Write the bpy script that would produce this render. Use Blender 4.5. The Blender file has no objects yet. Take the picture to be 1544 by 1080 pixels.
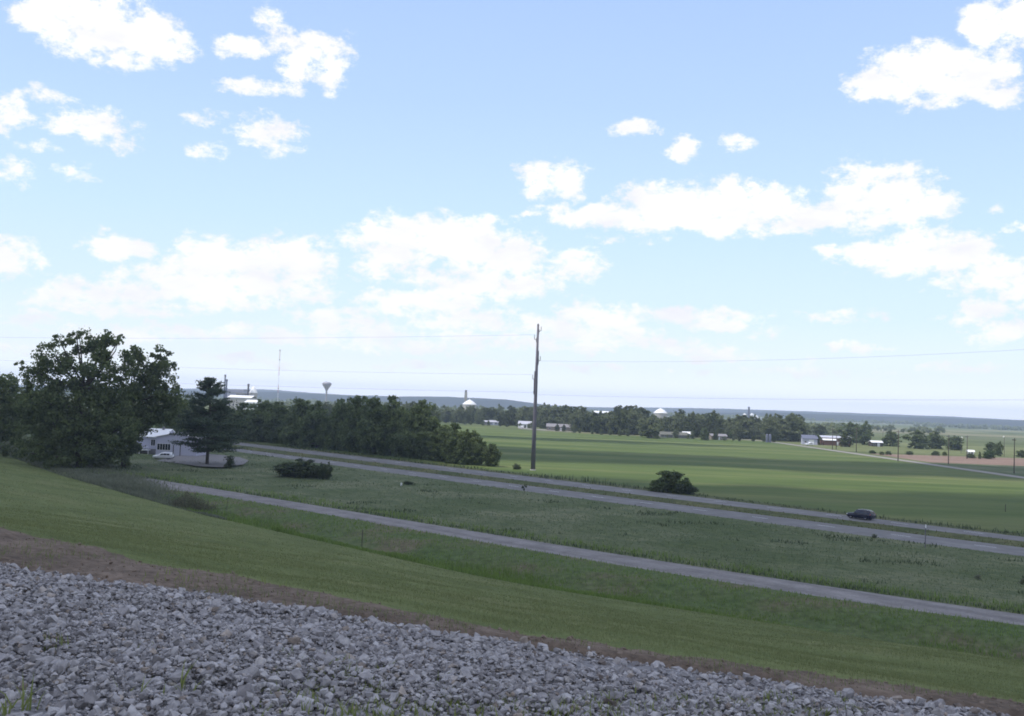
import bpy, bmesh, math, random
import numpy as np
from mathutils import Vector, Matrix

R = math.radians
random.seed(7)
rng = np.random.default_rng(11)
sc = bpy.context.scene
COL = sc.collection

# ------------------------------------------------------------------ survey
# The site was surveyed from the view point: eye 17 m above the plain, a 35 mm lens,
# the camera held 2.15 degrees out of level and tipped up 2.6 degrees.
EYE, FPX, CX, CY = 17.0, 1515.0, 772.0, 540.0
ROLL, PITCH = R(2.147), R(2.644)
_f = Vector((0, math.cos(PITCH), math.sin(PITCH)))
_r0 = Vector((1, 0, 0)); _u0 = Vector((0, -math.sin(PITCH), math.cos(PITCH)))
_r = _r0 * math.cos(ROLL) + _u0 * math.sin(ROLL)
_u = _u0 * math.cos(ROLL) - _r0 * math.sin(ROLL)

def bearing(px, py):
    return (_f + _r * ((px - CX) / FPX) + _u * ((CY - py) / FPX))

def site(px, py, z=0.0):
    """ground position (x, y) of a surveyed point at ground level z"""
    d = bearing(px, py); k = (z - EYE) / d.z
    return d.x * k, d.y * k

def hor(px): return 610 + .0375 * (px - 772)

def far(px, depth):
    """(x, y) at a known distance along a bearing"""
    d = bearing(px, hor(px)); return d.x / d.y * depth, depth

def height_of(px, py, depth):
    d = bearing(px, py); return EYE + d.z / d.y * depth

# ------------------------------------------------------------------ small helpers
def tag(o, label, cat=None, group=None, kind=None):
    o['label'] = label
    if cat: o['category'] = cat
    if group: o['group'] = group
    if kind: o['kind'] = kind
    return o

def link(name, me, mats, parent=None):
    o = bpy.data.objects.new(name, me); COL.objects.link(o)
    for m in (mats if isinstance(mats, (list, tuple)) else [mats]): me.materials.append(m)
    if parent: o.parent = parent
    return o

def thing(name, label, cat, loc, rz=0.0, group=None, scale=None):
    o = bpy.data.objects.new(name, None); COL.objects.link(o)
    o.empty_display_size = .5
    o.location = loc; o.rotation_euler = (0, 0, rz)
    if scale: o.scale = scale
    return tag(o, label, cat, group)

def dup(root, loc, rz=0.0, scale=None, label=None, group=None, swap=None):
    c = root.copy(); COL.objects.link(c)
    c.location = loc; c.rotation_euler = (0, 0, rz)
    if scale: c.scale = scale
    if label: c['label'] = label
    if group: c['group'] = group
    for ch in list(root.children):
        d = ch.copy(); COL.objects.link(d); d.parent = c
        for g in ch.children:
            e = g.copy(); COL.objects.link(e); e.parent = d
    return c

def np_mesh(name, V, F, smooth=False):
    """V (n,3), F (m,k) with k = 3 or 4"""
    V = np.asarray(V, np.float32); F = np.asarray(F, np.int32)
    me = bpy.data.meshes.new(name)
    k = F.shape[1]
    me.vertices.add(len(V)); me.vertices.foreach_set('co', V.ravel())
    me.loops.add(F.size); me.loops.foreach_set('vertex_index', F.ravel())
    me.polygons.add(len(F))
    me.polygons.foreach_set('loop_start', np.arange(0, F.size, k, dtype=np.int32))
    me.polygons.foreach_set('loop_total', np.full(len(F), k, np.int32))
    me.polygons.foreach_set('use_smooth', np.full(len(F), smooth, bool))
    me.update(calc_edges=True); me.validate()
    return me

class MB:
    def __init__(s): s.v = []; s.f = []
    def add(s, vs, fs):
        b = len(s.v); s.v += [tuple(v) for v in vs]; s.f += [tuple(i + b for i in f) for f in fs]; return s
    def box(s, x0, x1, y0, y1, z0, z1):
        return s.add([(x0,y0,z0),(x1,y0,z0),(x1,y1,z0),(x0,y1,z0),(x0,y0,z1),(x1,y0,z1),(x1,y1,z1),(x0,y1,z1)],
                     [(0,3,2,1),(4,5,6,7),(0,1,5,4),(1,2,6,5),(2,3,7,6),(3,0,4,7)])
    def tube(s, pts, rad, n=8, cap=True):
        pts = [Vector(p) for p in pts]
        if not isinstance(rad, (list, tuple)): rad = [rad] * len(pts)
        rings = []
        for i, p in enumerate(pts):
            t = (pts[min(i+1, len(pts)-1)] - pts[max(i-1, 0)]).normalized()
            a = t.cross(Vector((0, 0, 1)) if abs(t.z) < .9 else Vector((1, 0, 0))).normalized(); b = t.cross(a)
            rings.append([p + (a * math.cos(2*math.pi*k/n) + b * math.sin(2*math.pi*k/n)) * rad[i] for k in range(n)])
        vs = [v for r_ in rings for v in r_]; fs = []
        for i in range(len(pts) - 1):
            for k in range(n):
                fs.append((i*n+k, i*n+(k+1) % n, (i+1)*n+(k+1) % n, (i+1)*n+k))
        if cap: fs += [tuple(range(n))[::-1], tuple(range((len(pts)-1)*n, len(pts)*n))]
        return s.add(vs, fs)
    def lathe(s, prof, n=20, c=(0, 0, 0)):
        vs = []; fs = []
        for (r_, z) in prof:
            for k in range(n):
                a = 2*math.pi*k/n; vs.append((c[0]+r_*math.cos(a), c[1]+r_*math.sin(a), c[2]+z))
        for i in range(len(prof)-1):
            for k in range(n):
                fs.append((i*n+k, i*n+(k+1) % n, (i+1)*n+(k+1) % n, (i+1)*n+k))
        return s.add(vs, fs)
    def prism(s, outline, y0, y1):
        """outline of (x, z) extruded along y"""
        n = len(outline)
        return s.add([(x, y0, z) for x, z in outline] + [(x, y1, z) for x, z in outline],
                     [tuple(range(n)), tuple(range(n, 2*n))[::-1]] + [(i, i+n, (i+1) % n + n, (i+1) % n) for i in range(n)])
    def build(s, name, mat, parent=None, smooth=False, bevel=0):
        me = bpy.data.meshes.new(name); me.from_pydata(s.v, [], s.f)
        bm = bmesh.new(); bm.from_mesh(me); bmesh.ops.recalc_face_normals(bm, faces=bm.faces)
        if bevel: bmesh.ops.bevel(bm, geom=bm.edges[:], offset=bevel, segments=1, affect='EDGES')
        bm.to_mesh(me); bm.free()
        if smooth:
            for p in me.polygons: p.use_smooth = True
        return link(name, me, mat, parent)

def vnoise(x, y, seed=0):
    x = np.asarray(x, float); y = np.asarray(y, float)
    xi = np.floor(x).astype(np.int64); yi = np.floor(y).astype(np.int64); fx = x - xi; fy = y - yi
    fx = fx*fx*(3-2*fx); fy = fy*fy*(3-2*fy)
    def h(a, b):
        n = (a * 374761393 + b * 668265263 + seed * 1442695041) & 0x7fffffff
        n = ((n ^ (n >> 13)) * 1274126177) & 0x7fffffff
        n = n ^ (n >> 16)
        return (n & 0xffff) / 65535.0
    return (h(xi, yi)*(1-fx) + h(xi+1, yi)*fx)*(1-fy) + (h(xi, yi+1)*(1-fx) + h(xi+1, yi+1)*fx)*fy

def fbm(x, y, seed=0, o=4):
    a, t, n = .5, 0, 0.
    for i in range(o):
        n = n + a*vnoise(x*2**i, y*2**i, seed+i); t += a; a *= .5
    return n/t

# ------------------------------------------------------------------ materials
class NT:
    def __init__(s, tree): s.t = tree
    def n(s, typ, **kw):
        nd = s.t.nodes.new(typ)
        for k, v in kw.items():
            if k.startswith('i_'):
                key = k[2:]; key = int(key) if key.isdigit() else key
                nd.inputs[key].default_value = v
            else: setattr(nd, k, v)
        return nd
    def l(s, a, b): s.t.links.new(a, b)

def new_mat(name):
    m = bpy.data.materials.new(name); m.use_nodes = True
    t = NT(m.node_tree); b = m.node_tree.nodes['Principled BSDF']
    return m, t, b

def plain(name, col, rough=.7, metal=0.0, var=.15, scale=3.0, spec=.3):
    """a painted or raw surface with a slight uneven tone"""
    m, t, b = new_mat(name)
    tc = t.n('ShaderNodeTexCoord'); nz = t.n('ShaderNodeTexNoise', i_Scale=scale, i_Detail=5.0)
    t.l(tc.outputs['Object'], nz.inputs['Vector'])
    mx = t.n('ShaderNodeMix', data_type='RGBA')
    mx.inputs[6].default_value = tuple(c*(1-var) for c in col) + (1,)
    mx.inputs[7].default_value = tuple(min(1, c*(1+var)) for c in col) + (1,)
    t.l(nz.outputs['Fac'], mx.inputs[0]); t.l(mx.outputs[2], b.inputs['Base Color'])
    b.inputs['Roughness'].default_value = rough; b.inputs['Metallic'].default_value = metal
    b.inputs['Specular IOR Level'].default_value = spec
    return m

def ramp(t, fac, stops):
    r_ = t.n('ShaderNodeValToRGB'); e = r_.color_ramp.elements
    while len(e) < len(stops): e.new(.5)
    for el, (p, c) in zip(e, stops): el.position = p; el.color = (*c, 1)
    t.l(fac, r_.inputs['Fac']); return r_.outputs['Color']

def ground_mat(name, layers, bump=0.0, bump_scale=8.0, rough=.95):
    """layers: (scale xyz, detail, colour stops, mix) noise layers multiplied / mixed over world position"""
    m, t, b = new_mat(name)
    geo = t.n('ShaderNodeNewGeometry'); cur = None
    for (scl, det, stops, mode, fac) in layers:
        mp = t.n('ShaderNodeMapping'); mp.inputs['Scale'].default_value = scl[:3]
        src = geo.outputs['Position']
        if len(scl) > 3:
            m0 = t.n('ShaderNodeMapping'); m0.inputs['Rotation'].default_value = (0, 0, scl[3]); t.l(src, m0.inputs['Vector']); src = m0.outputs['Vector']
        t.l(src, mp.inputs['Vector'])
        nz = t.n('ShaderNodeTexNoise', i_Scale=1.0, i_Detail=float(det), i_Roughness=.6)
        t.l(mp.outputs['Vector'], nz.inputs['Vector'])
        c = ramp(t, nz.outputs['Fac'], stops)
        if cur is None: cur = c
        else:
            mx = t.n('ShaderNodeMix', data_type='RGBA', blend_type=mode)
            mx.inputs[0].default_value = fac; t.l(cur, mx.inputs[6]); t.l(c, mx.inputs[7]); cur = mx.outputs[2]
    t.l(cur, b.inputs['Base Color']); b.inputs['Roughness'].default_value = rough
    b.inputs['Specular IOR Level'].default_value = .1
    if bump:
        nz = t.n('ShaderNodeTexNoise', i_Scale=bump_scale, i_Detail=6.0); t.l(geo.outputs['Position'], nz.inputs['Vector'])
        bp = t.n('ShaderNodeBump', i_Strength=1.0, i_Distance=bump); t.l(nz.outputs['Fac'], bp.inputs['Height'])
        t.l(bp.outputs['Normal'], b.inputs['Normal'])
    return m

def leaf_mat(name, dark, light, transl=.35, island=True):
    m = bpy.data.materials.new(name); m.use_nodes = True; t = NT(m.node_tree); m.node_tree.nodes.clear()
    geo = t.n('ShaderNodeNewGeometry')
    nz = t.n('ShaderNodeTexNoise', i_Scale=.35, i_Detail=2.0); t.l(geo.outputs['Position'], nz.inputs['Vector'])
    ad = t.n('ShaderNodeMath', operation='ADD'); 
    if island: t.l(geo.outputs['Random Per Island'], ad.inputs[0])
    else: ad.inputs[0].default_value = .5
    t.l(nz.outputs['Fac'], ad.inputs[1])
    hf = t.n('ShaderNodeMath', operation='MULTIPLY', i_1=.5); t.l(ad.outputs[0], hf.inputs[0])
    c = ramp(t, hf.outputs[0], [(.2, dark), (.8, light)])
    d = t.n('ShaderNodeBsdfDiffuse'); tr = t.n('ShaderNodeBsdfTranslucent'); mx = t.n('ShaderNodeMixShader'); mx.inputs[0].default_value = transl
    t.l(c, d.inputs['Color']); t.l(c, tr.inputs['Color']); t.l(d.outputs[0], mx.inputs[1]); t.l(tr.outputs[0], mx.inputs[2])
    o = t.n('ShaderNodeOutputMaterial'); t.l(mx.outputs[0], o.inputs['Surface'])
    return m

def sc3(a): return (a, a, a)
M = {}
W2 = [(0.35, (.72, .72, .72)), (.65, (1.25, 1.25, 1.25))]
M['mown'] = ground_mat('mown_grass_ground', [
    (sc3(.12), 4, [(.35, (.092, .114, .042)), (.5, (.116, .142, .054)), (.65, (.142, .156, .068))], 'MIX', 1),
    ((2.5, 2.5, 2.5), 5, [(.3, (.75, .78, .7)), (.7, (1.2, 1.18, 1.1))], 'MULTIPLY', 1),
    ((.3, .5, 1, R(40)), 4, [(.35, (.90, .92, .88)), (.65, (1.1, 1.08, 1.1))], 'MULTIPLY', 1)], .03, 14)
M['soil'] = ground_mat('raw_soil', [
    (sc3(.9), 6, [(.3, (.100, .078, .060)), (.7, (.178, .138, .108))], 'MIX', 1),
    (sc3(9), 6, W2, 'MULTIPLY', 1)], .05, 9)
M['clod'] = ground_mat('lightened_soil_clods', [(sc3(6), 5, [(.3, (.15, .118, .092)), (.7, (.23, .185, .148))], 'MIX', 1)])  # soil tone lightened to offset the clods' own shadows
M['bed'] = ground_mat('stone_bed', [(sc3(14), 5, [(.3, (.12, .117, .120)), (.7, (.25, .245, .25))], 'MIX', 1)], .02, 20)
M['ditch'] = ground_mat('ditch_ground', [
    (sc3(.10), 5, [(.36, (.072, .104, .038)), (.5, (.088, .110, .046)), (.62, (.120, .108, .066))], 'MIX', 1),
    (sc3(1.2), 5, W2, 'MULTIPLY', 1)], .08, 3)
M['meadow'] = ground_mat('meadow_ground', [
    (sc3(.05), 5, [(.38, (.074, .098, .042)), (.5, (.100, .120, .062)), (.6, (.138, .150, .090))], 'MIX', 1),
    ((.35, .9, 1, R(42)), 5, [(.35, (.66, .74, .66)), (.7, (1.28, 1.2, 1.12))], 'MULTIPLY', 1)], .15, 1.2)
M['road_gravel'] = ground_mat('gravel_road_surface', [
    (sc3(.35), 5, [(.35, (.165, .155, .150)), (.65, (.225, .212, .206))], 'MIX', 1),
    (sc3(4.0), 5, W2, 'MULTIPLY', .5), ((.03, .8, 1, R(45)), 3, W2, 'MULTIPLY', .55)], .02, 12)
M['asphalt'] = ground_mat('worn_highway_surface', [
    (sc3(.15), 5, [(.35, (.150, .146, .144)), (.65, (.190, .186, .184))], 'MIX', 1),
    ((.012, .7, 1, R(46)), 4, W2, 'MULTIPLY', .45), (sc3(.5), 5, W2, 'MULTIPLY', .3)])
M['median'] = ground_mat('median_grass', [
    (sc3(.12), 5, [(.35, (.060, .078, .030)), (.65, (.110, .112, .050))], 'MIX', 1),
    (sc3(.8), 5, W2, 'MULTIPLY', 1)], .1, 2)
M['crop'] = ground_mat('young_crop_rows', [
    ((.005, .045, 1, R(4)), 4, [(.36, (.060, .090, .026)), (.5, (.080, .112, .034)), (.64, (.116, .136, .050))], 'MIX', 1),
    ((.02, .12, 1, R(4)), 5, [(.3, (.82, .85, .8)), (.7, (1.18, 1.13, 1.1))], 'MULTIPLY', 1),
    ((.15, 1.2, 1, R(2)), 3, W2, 'MULTIPLY', .35)])
M['bare'] = ground_mat('tilled_soil', [
    ((.02, .15, 1), 5, [(.3, (.150, .100, .075)), (.7, (.250, .180, .140))], 'MIX', 1), (sc3(.5), 4, W2, 'MULTIPLY', .5)])
M['pasture'] = ground_mat('rough_pasture', [
    ((.01, .04, 1), 5, [(.3, (.085, .105, .038)), (.7, (.170, .180, .078))], 'MIX', 1), (sc3(.3), 4, W2, 'MULTIPLY', .6)])
M['farm_road'] = plain('pale_lane', (.23, .215, .19), .9, var=.1, scale=.5)
M['drive'] = plain('driveway_gravel', (.17, .16, .155), .95, var=.12, scale=.6)

# plain beyond: a patchwork of fields
def far_ground():
    m, t, b = new_mat('far_fields')
    geo = t.n('ShaderNodeNewGeometry'); mp = t.n('ShaderNodeMapping'); mp.inputs['Scale'].default_value = (.0022, .0042, 0); mp.inputs['Rotation'].default_value = (0, 0, R(6))
    t.l(geo.outputs['Position'], mp.inputs['Vector'])
    vo = t.n('ShaderNodeTexVoronoi', distance='CHEBYCHEV', i_Scale=1.0, i_Randomness=.7); t.l(mp.outputs['Vector'], vo.inputs['Vector'])
    sp = t.n('ShaderNodeSeparateColor'); t.l(vo.outputs['Color'], sp.inputs[0])
    c = ramp(t, sp.outputs[0], [(.0, (.090, .110, .055)), (.35, (.115, .135, .068)), (.6, (.150, .165, .092)), (.8, (.19, .180, .115)), (1., (.095, .120, .060))])
    nz = t.n('ShaderNodeTexNoise', i_Scale=.01, i_Detail=6.0); t.l(geo.outputs['Position'], nz.inputs['Vector'])
    c2 = ramp(t, nz.outputs['Fac'], [(.35, (.8, .82, .8)), (.65, (1.15, 1.12, 1.1))])
    mx = t.n('ShaderNodeMix', data_type='RGBA', blend_type='MULTIPLY'); mx.inputs[0].default_value = 1
    t.l(c, mx.inputs[6]); t.l(c2, mx.inputs[7]); t.l(mx.outputs[2], b.inputs['Base Color'])
    b.inputs['Roughness'].default_value = 1; b.inputs['Specular IOR Level'].default_value = 0
    return m
M['far'] = far_ground()
M['hill'] = ground_mat('wooded_hills', [
    ((.004, .004, .02), 6, [(.35, (.018, .022, .020)), (.6, (.026, .030, .025)), (.78, (.07, .08, .05))], 'MIX', 1), (sc3(.03), 5, W2, 'MULTIPLY', .7)])

def stone_mat():
    m, t, b = new_mat('crushed_limestone')
    geo = t.n('ShaderNodeNewGeometry')
    c = ramp(t, geo.outputs['Random Per Island'], [(0, (.200, .190, .192)), (.3, (.275, .264, .266)), (.62, (.342, .330, .332)), (.9, (.405, .393, .392)), (.97, (.30, .255, .215)), (1, (.13, .11, .10))])
    nz = t.n('ShaderNodeTexNoise', i_Scale=18.0, i_Detail=6.0, i_Roughness=.65); t.l(geo.outputs['Position'], nz.inputs['Vector'])
    c2 = ramp(t, nz.outputs['Fac'], [(.32, (.66, .66, .67)), (.68, (1.2, 1.19, 1.18))])
    mx = t.n('ShaderNodeMix', data_type='RGBA', blend_type='MULTIPLY'); mx.inputs[0].default_value = 1
    t.l(c, mx.inputs[6]); t.l(c2, mx.inputs[7]); t.l(mx.outputs[2], b.inputs['Base Color'])
    b.inputs['Roughness'].default_value = .9; b.inputs['Specular IOR Level'].default_value = .2
    bp = t.n('ShaderNodeBump', i_Strength=.6, i_Distance=.01); t.l(nz.outputs['Fac'], bp.inputs['Height']); t.l(bp.outputs['Normal'], b.inputs['Normal'])
    return m
M['stone'] = stone_mat()
M['leaf_big'] = leaf_mat('cottonwood_leaves', (.078, .108, .046), (.185, .220, .098), .5)
M['leaf_mid'] = leaf_mat('hedgerow_leaves', (.088, .120, .052), (.190, .230, .102), .5)
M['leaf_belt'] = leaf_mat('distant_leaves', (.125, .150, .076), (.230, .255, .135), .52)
M['leaf_olive'] = leaf_mat('olive_leaves', (.060, .075, .030), (.120, .140, .060))
M['leaf_light'] = leaf_mat('fresh_leaves', (.060, .095, .025), (.120, .170, .055))
M['needle'] = leaf_mat('pine_needles', (.050, .072, .044), (.105, .132, .082), .25)
M['cedar'] = leaf_mat('cedar_scales', (.046, .062, .034), (.105, .125, .066), .25)
M['bark'] = plain('bark', (.075, .062, .052), .95, var=.35, scale=6)
M['blade_mown'] = leaf_mat('mown_blades', (.138, .162, .072), (.216, .240, .114), .48)
M['blade_ditch'] = leaf_mat('ditch_blades', (.105, .160, .040), (.195, .270, .078), .48)
M['blade_meadow'] = leaf_mat('meadow_blades', (.106, .138, .072), (.172, .200, .116), .4)
M['blade_dry'] = leaf_mat('verge_blades', (.075, .085, .035), (.130, .125, .060), .3)
M['blade_weed'] = leaf_mat('bank_weed_blades', (.150, .185, .055), (.260, .290, .110), .45)
M['weed_dark'] = leaf_mat('rank_weeds', (.045, .066, .034), (.100, .118, .070), .3)
M['weed_grey'] = leaf_mat('grey_weeds', (.120, .140, .095), (.220, .230, .165), .45)
M['weed_scrub'] = leaf_mat('brownish_weeds', (.075, .080, .050), (.160, .155, .100), .4)
M['steel_pole'] = plain('weathered_steel', (.125, .118, .140), .7, 0, .2, 1.2)
M['wood_pole'] = plain('weathered_pole_wood', (.085, .070, .058), .9, 0, .3, 2)
M['porcelain'] = plain('insulator_grey', (.16, .15, .17), .35, 0, .1, 5, .5)
M['wire'] = plain('aluminium_wire', (.22, .22, .24), .5, .3, .05, 1)
M['white'] = plain('white_painted_metal', (.76, .76, .76), .5, 0, .05, .6)
M['siding'] = plain('pale_lavender_siding', (.42, .425, .52), .7, 0, .06, .8)
M['roof_pale'] = plain('pale_metal_roof', (.42, .42, .47), .45, 0, .06, .5)
M['roof_grey'] = plain('grey_shingles', (.22, .21, .22), .9, 0, .15, 1.5)
M['roof_olive'] = plain('mossy_shingles', (.13, .13, .11), .9, 0, .2, 1.5)
M['brick'] = plain('dull_red_siding', (.155, .078, .060), .85, 0, .2, 2)
M['tan'] = plain('tan_siding', (.24, .205, .17), .85, 0, .12, 1)
M['concrete'] = plain('concrete', (.40, .385, .365), .9, 0, .12, .4)
M['dark_steel'] = plain('dark_stack_steel', (.09, .085, .10), .7, 0, .2, .5)
M['foundation'] = plain('grey_block', (.20, .195, .20), .95, 0, .12, 2)
M['trim'] = plain('white_trim', (.72, .72, .74), .6, 0, .05, 2)
M['dark_wood'] = plain('dark_deck_wood', (.06, .05, .045), .9, 0, .3, 4)
M['tank'] = plain('water_tower_paint', (.34, .33, .36), .5, 0, .08, .2)
M['red'] = plain('mast_red', (.40, .07, .05), .6, 0, .1, .5)
M['rubber'] = plain('tyre_rubber', (.02, .02, .021), .85, 0, .2, 8)
M['rim'] = plain('alloy_rim', (.35, .35, .37), .35, .8, .05, 5)
M['navy'] = plain('navy_car_paint', (.008, .009, .026), .22, 0, .05, 2, .5)
M['car_white'] = plain('white_car_paint', (.72, .73, .76), .25, 0, .02, 2, .5)
M['plastic'] = plain('black_plastic', (.02, .02, .022), .6, 0, .1, 4)
M['lamp_glass'] = plain('clear_lens', (.55, .56, .58), .15, 0, .05, 8, .6)
M['tail'] = plain('red_lens', (.30, .02, .02), .2, 0, .05, 8, .6)
M['tank_blue'] = plain('blue_grey_tank', (.12, .13, .18), .6, 0, .1, 1)
def glass(name, col):
    m, t, b = new_mat(name); b.inputs['Base Color'].default_value = (*col, 1); b.inputs['Roughness'].default_value = .08
    b.inputs['Specular IOR Level'].default_value = .6; return m
M['glass'] = glass('dark_window_glass', (.016, .018, .022))

# ------------------------------------------------------------------ terrain: curves y(x) and strips between them
def curve(pts, deg=None, sl=-.9, sr=-.9, z=0.0, px=True):
    P = np.array([site(a, b, z) for a, b in pts] if px else pts, float); P = P[np.argsort(P[:, 0])]
    if deg:
        c = np.polyfit(P[:, 0], P[:, 1], deg); xs = np.linspace(P[0, 0], P[-1, 0], 60); ys = np.polyval(c, xs)
    else: xs, ys = P[:, 0], P[:, 1]
    def f(x):
        x = np.asarray(x, float); y = np.interp(x, xs, ys)
        y = np.where(x < xs[0], ys[0] + (x-xs[0])*sl, y); return np.where(x > xs[-1], ys[-1] + (x-xs[-1])*sr, y)
    return f
def soft(f, w): return lambda x: (f(np.asarray(x)-w) + f(np.asarray(x)-w/2) + f(x) + f(np.asarray(x)+w/2) + f(np.asarray(x)+w))/5

c_G = soft(curve([(-60, 48), (-30, 28), (-14, 16.3), (-5.5, 10.8), (.17, 9.5), (3.1, 8.96), (4.4, 8.7), (12, 6.8), (40, -6)], px=False), .8)
c_S = soft(curve([(-60, 52), (-30, 33), (-15, 20.3), (-7.5, 14.7), (-2.96, 12.05), (.19, 10.5), (3.35, 9.7), (4.97, 9.45), (12, 7.6), (40, -4)], px=False), .8)
_G0, _S0 = c_G, c_S
c_G = lambda x: _G0(x) + (fbm(np.asarray(x, float)*1.6+9, np.asarray(x, float)*0+2.2, 81)-.5)*.35
c_S = lambda x: _S0(x) + (fbm(np.asarray(x, float)*.9+4, np.asarray(x, float)*0+7.7, 83)-.5)*1.1 + (fbm(np.asarray(x, float)*4+4, np.asarray(x, float)*0+1.7, 84)-.5)*.3
c_T = soft(curve([(-133, 262), (-89, 199), (-43, 142), (-24, 122), (0, 97), (27.5, 79), (36.5, 71.5), (60, 52), (100, 20)], px=False), 6)
c_R1 = curve([(285,742),(380,755.8),(489,773),(548.7,785.7),(625,800.7),(720,820),(800,830),(993,860),(1108,879),(1330,910.6),(1544,946.7)], 3, -.35, -.85)
c_R2 = curve([(225.5,721),(295.5,735),(380,746.8),(489,763),(548.7,773),(625,787),(720,803.5),(800,815.6),(1089,860),(1262.6,887),(1544,926.5)], 3, -.35, -.85)
c_H1 = curve([(357,680.8),(491.7,700.8),(640,719.8),(700,728),(821,744.4),(1240,799),(1343.6,814.8),(1440,825.9),(1544,838)], 2, -1.2, -.85)
c_H2 = curve([(357,676),(491.7,695.6),(640,712),(700,719.7),(821,735.3),(977,754),(1240,789),(1343.6,802.5),(1440,813),(1544,825)], 2, -1.2, -.85)
c_H3 = curve([(357,671),(481,687),(640,706),(700,713),(821,729),(1040,757),(1240,780.5),(1318,789),(1440,803.8),(1544,816)], 2, -1.2, -.85)
c_H4 = curve([(357,667),(481,681.3),(640,700.3),(700,706),(821,721),(1040,749.6),(1240,773.4),(1318,782),(1440,797),(1544,809)], 2, -1.2, -.85)
c_H5 = lambda x: c_H4(x) + 7 + 1.2*np.sin(np.asarray(x)*.07)

XL = np.unique(np.concatenate([np.sinh(np.linspace(-6.3, 5.9, 620)) * 1.4]))
XL = XL[(XL > -420) & (XL < 230)]
def P_plane(x, y): return 15.4 - .072*np.clip(x, -9, 9) - .069*np.clip(y, -6, 40)
def ordered(x):
    c = [np.full_like(np.asarray(x, float), -14.), c_G(x), c_S(x), c_T(x), c_R1(x), c_R2(x), c_H1(x), c_H2(x), c_H3(x), c_H4(x), c_H5(x)]
    gap = [0, .3, .7, 20, 3, 4.5, 10, 6, 4, 6, 5]
    for i in range(1, len(c)): c[i] = np.maximum(c[i], c[i-1] + gap[i])
    return c
def slope_t(t): return t + .045*np.sin(2*math.pi*t)*0 + .03*np.sin(math.pi*t)
def ground_z(x, y):
    x = np.asarray(x, float); y = np.asarray(y, float); c = ordered(x)
    t = np.clip((y-c[2])/(c[3]-c[2]), 0, 1)
    z = np.where(y <= c[2], P_plane(x, y), P_plane(x, c[2])*(1-slope_t(t)))
    bump = (fbm(x*.12, y*.12, 3)-.5)*.5*np.sin(math.pi*t)*np.minimum(1, (c[3]-c[2])/60) + (fbm(x*.45, y*.45, 8)-.5)*.05*np.minimum(1, t*12)*(1-t)
    z = z + np.where((t > 0) & (t < 1), bump, 0)
    z = z + np.where((y > c[1]) & (y < c[2]), (fbm(x*1.7, y*1.7, 5)-.5)*.14*np.clip(np.minimum(y-c[1], c[2]-y)*2, 0, 1) - .17*np.exp(-((y-c[1]-.22)/.14)**2), 0)
    td = np.clip((y-c[3])/(c[4]-c[3]), 0, 1); z = z + np.where((td > 0) & (td < 1), -.9*np.sin(math.pi*np.clip(td*1.6, 0, 1))*np.where(td*1.6 < 1, 1, 0) + (fbm(x*.25, y*.25, 9)-.5)*.5*np.sin(math.pi*td), 0)
    tm = np.clip((y-c[5])/(c[6]-c[5]), 0, 1); z = z + np.where((tm > 0) & (tm < 1), (fbm(x*.06, y*.06, 12)-.5)*.8*np.sin(math.pi*tm), 0)
    for a, b, h in ((4, 5, .12), (6, 7, .10), (8, 9, .10)):
        tr = np.clip((y-c[a])/(c[b]-c[a]), 0, 1); z = z + h*np.sin(math.pi*tr)
    tv = np.clip((y-c[7])/(c[8]-c[7]), 0, 1); z = z - .35*np.sin(math.pi*tv)
    return z
def gz(x, y): return float(ground_z(np.array([x]), np.array([y]))[0])

def strip(name, i, nt, mat, label, tpow=1.0):
    c = ordered(XL); t = np.linspace(0, 1, nt) ** tpow
    Y = c[i][:, None]*(1-t) + c[i+1][:, None]*t; X = np.repeat(XL[:, None], nt, 1)
    Z = ground_z(X.ravel(), Y.ravel())
    n = len(XL); idx = np.arange(n*nt).reshape(n, nt)
    F = np.stack([idx[:-1, :-1], idx[1:, :-1], idx[1:, 1:], idx[:-1, 1:]], -1).reshape(-1, 4)
    o = link(name, np_mesh(name, np.stack([X.ravel(), Y.ravel(), Z], 1), F, True), mat)
    return tag(o, label, kind='structure')
strip('gravel_bed', 0, 60, M['bed'], 'grey crushed stone bed of the near bank')
strip('soil_strip', 1, 12, M['soil'], 'strip of raw brown soil between the stones and the mown grass')
strip('mown_slope', 2, 170, M['mown'], 'mown green grass slope falling to the ditch', 1.6)
strip('ditch', 3, 26, M['ditch'], 'grassy ditch between the mown slope and the gravel road')
strip('gravel_road', 4, 7, M['road_gravel'], 'grey gravel road running beside the meadow')
strip('meadow', 5, 44, M['meadow'], 'rough green meadow between gravel road and highway')
strip('near_carriageway', 6, 5, M['asphalt'], 'nearer carriageway of the divided highway')
strip('median', 7, 7, M['median'], 'grassy median of the divided highway')
strip('far_carriageway', 8, 5, M['asphalt'], 'farther carriageway of the divided highway')
strip('highway_verge', 9, 5, M['median'], 'weedy verge along the far side of the highway')

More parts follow.
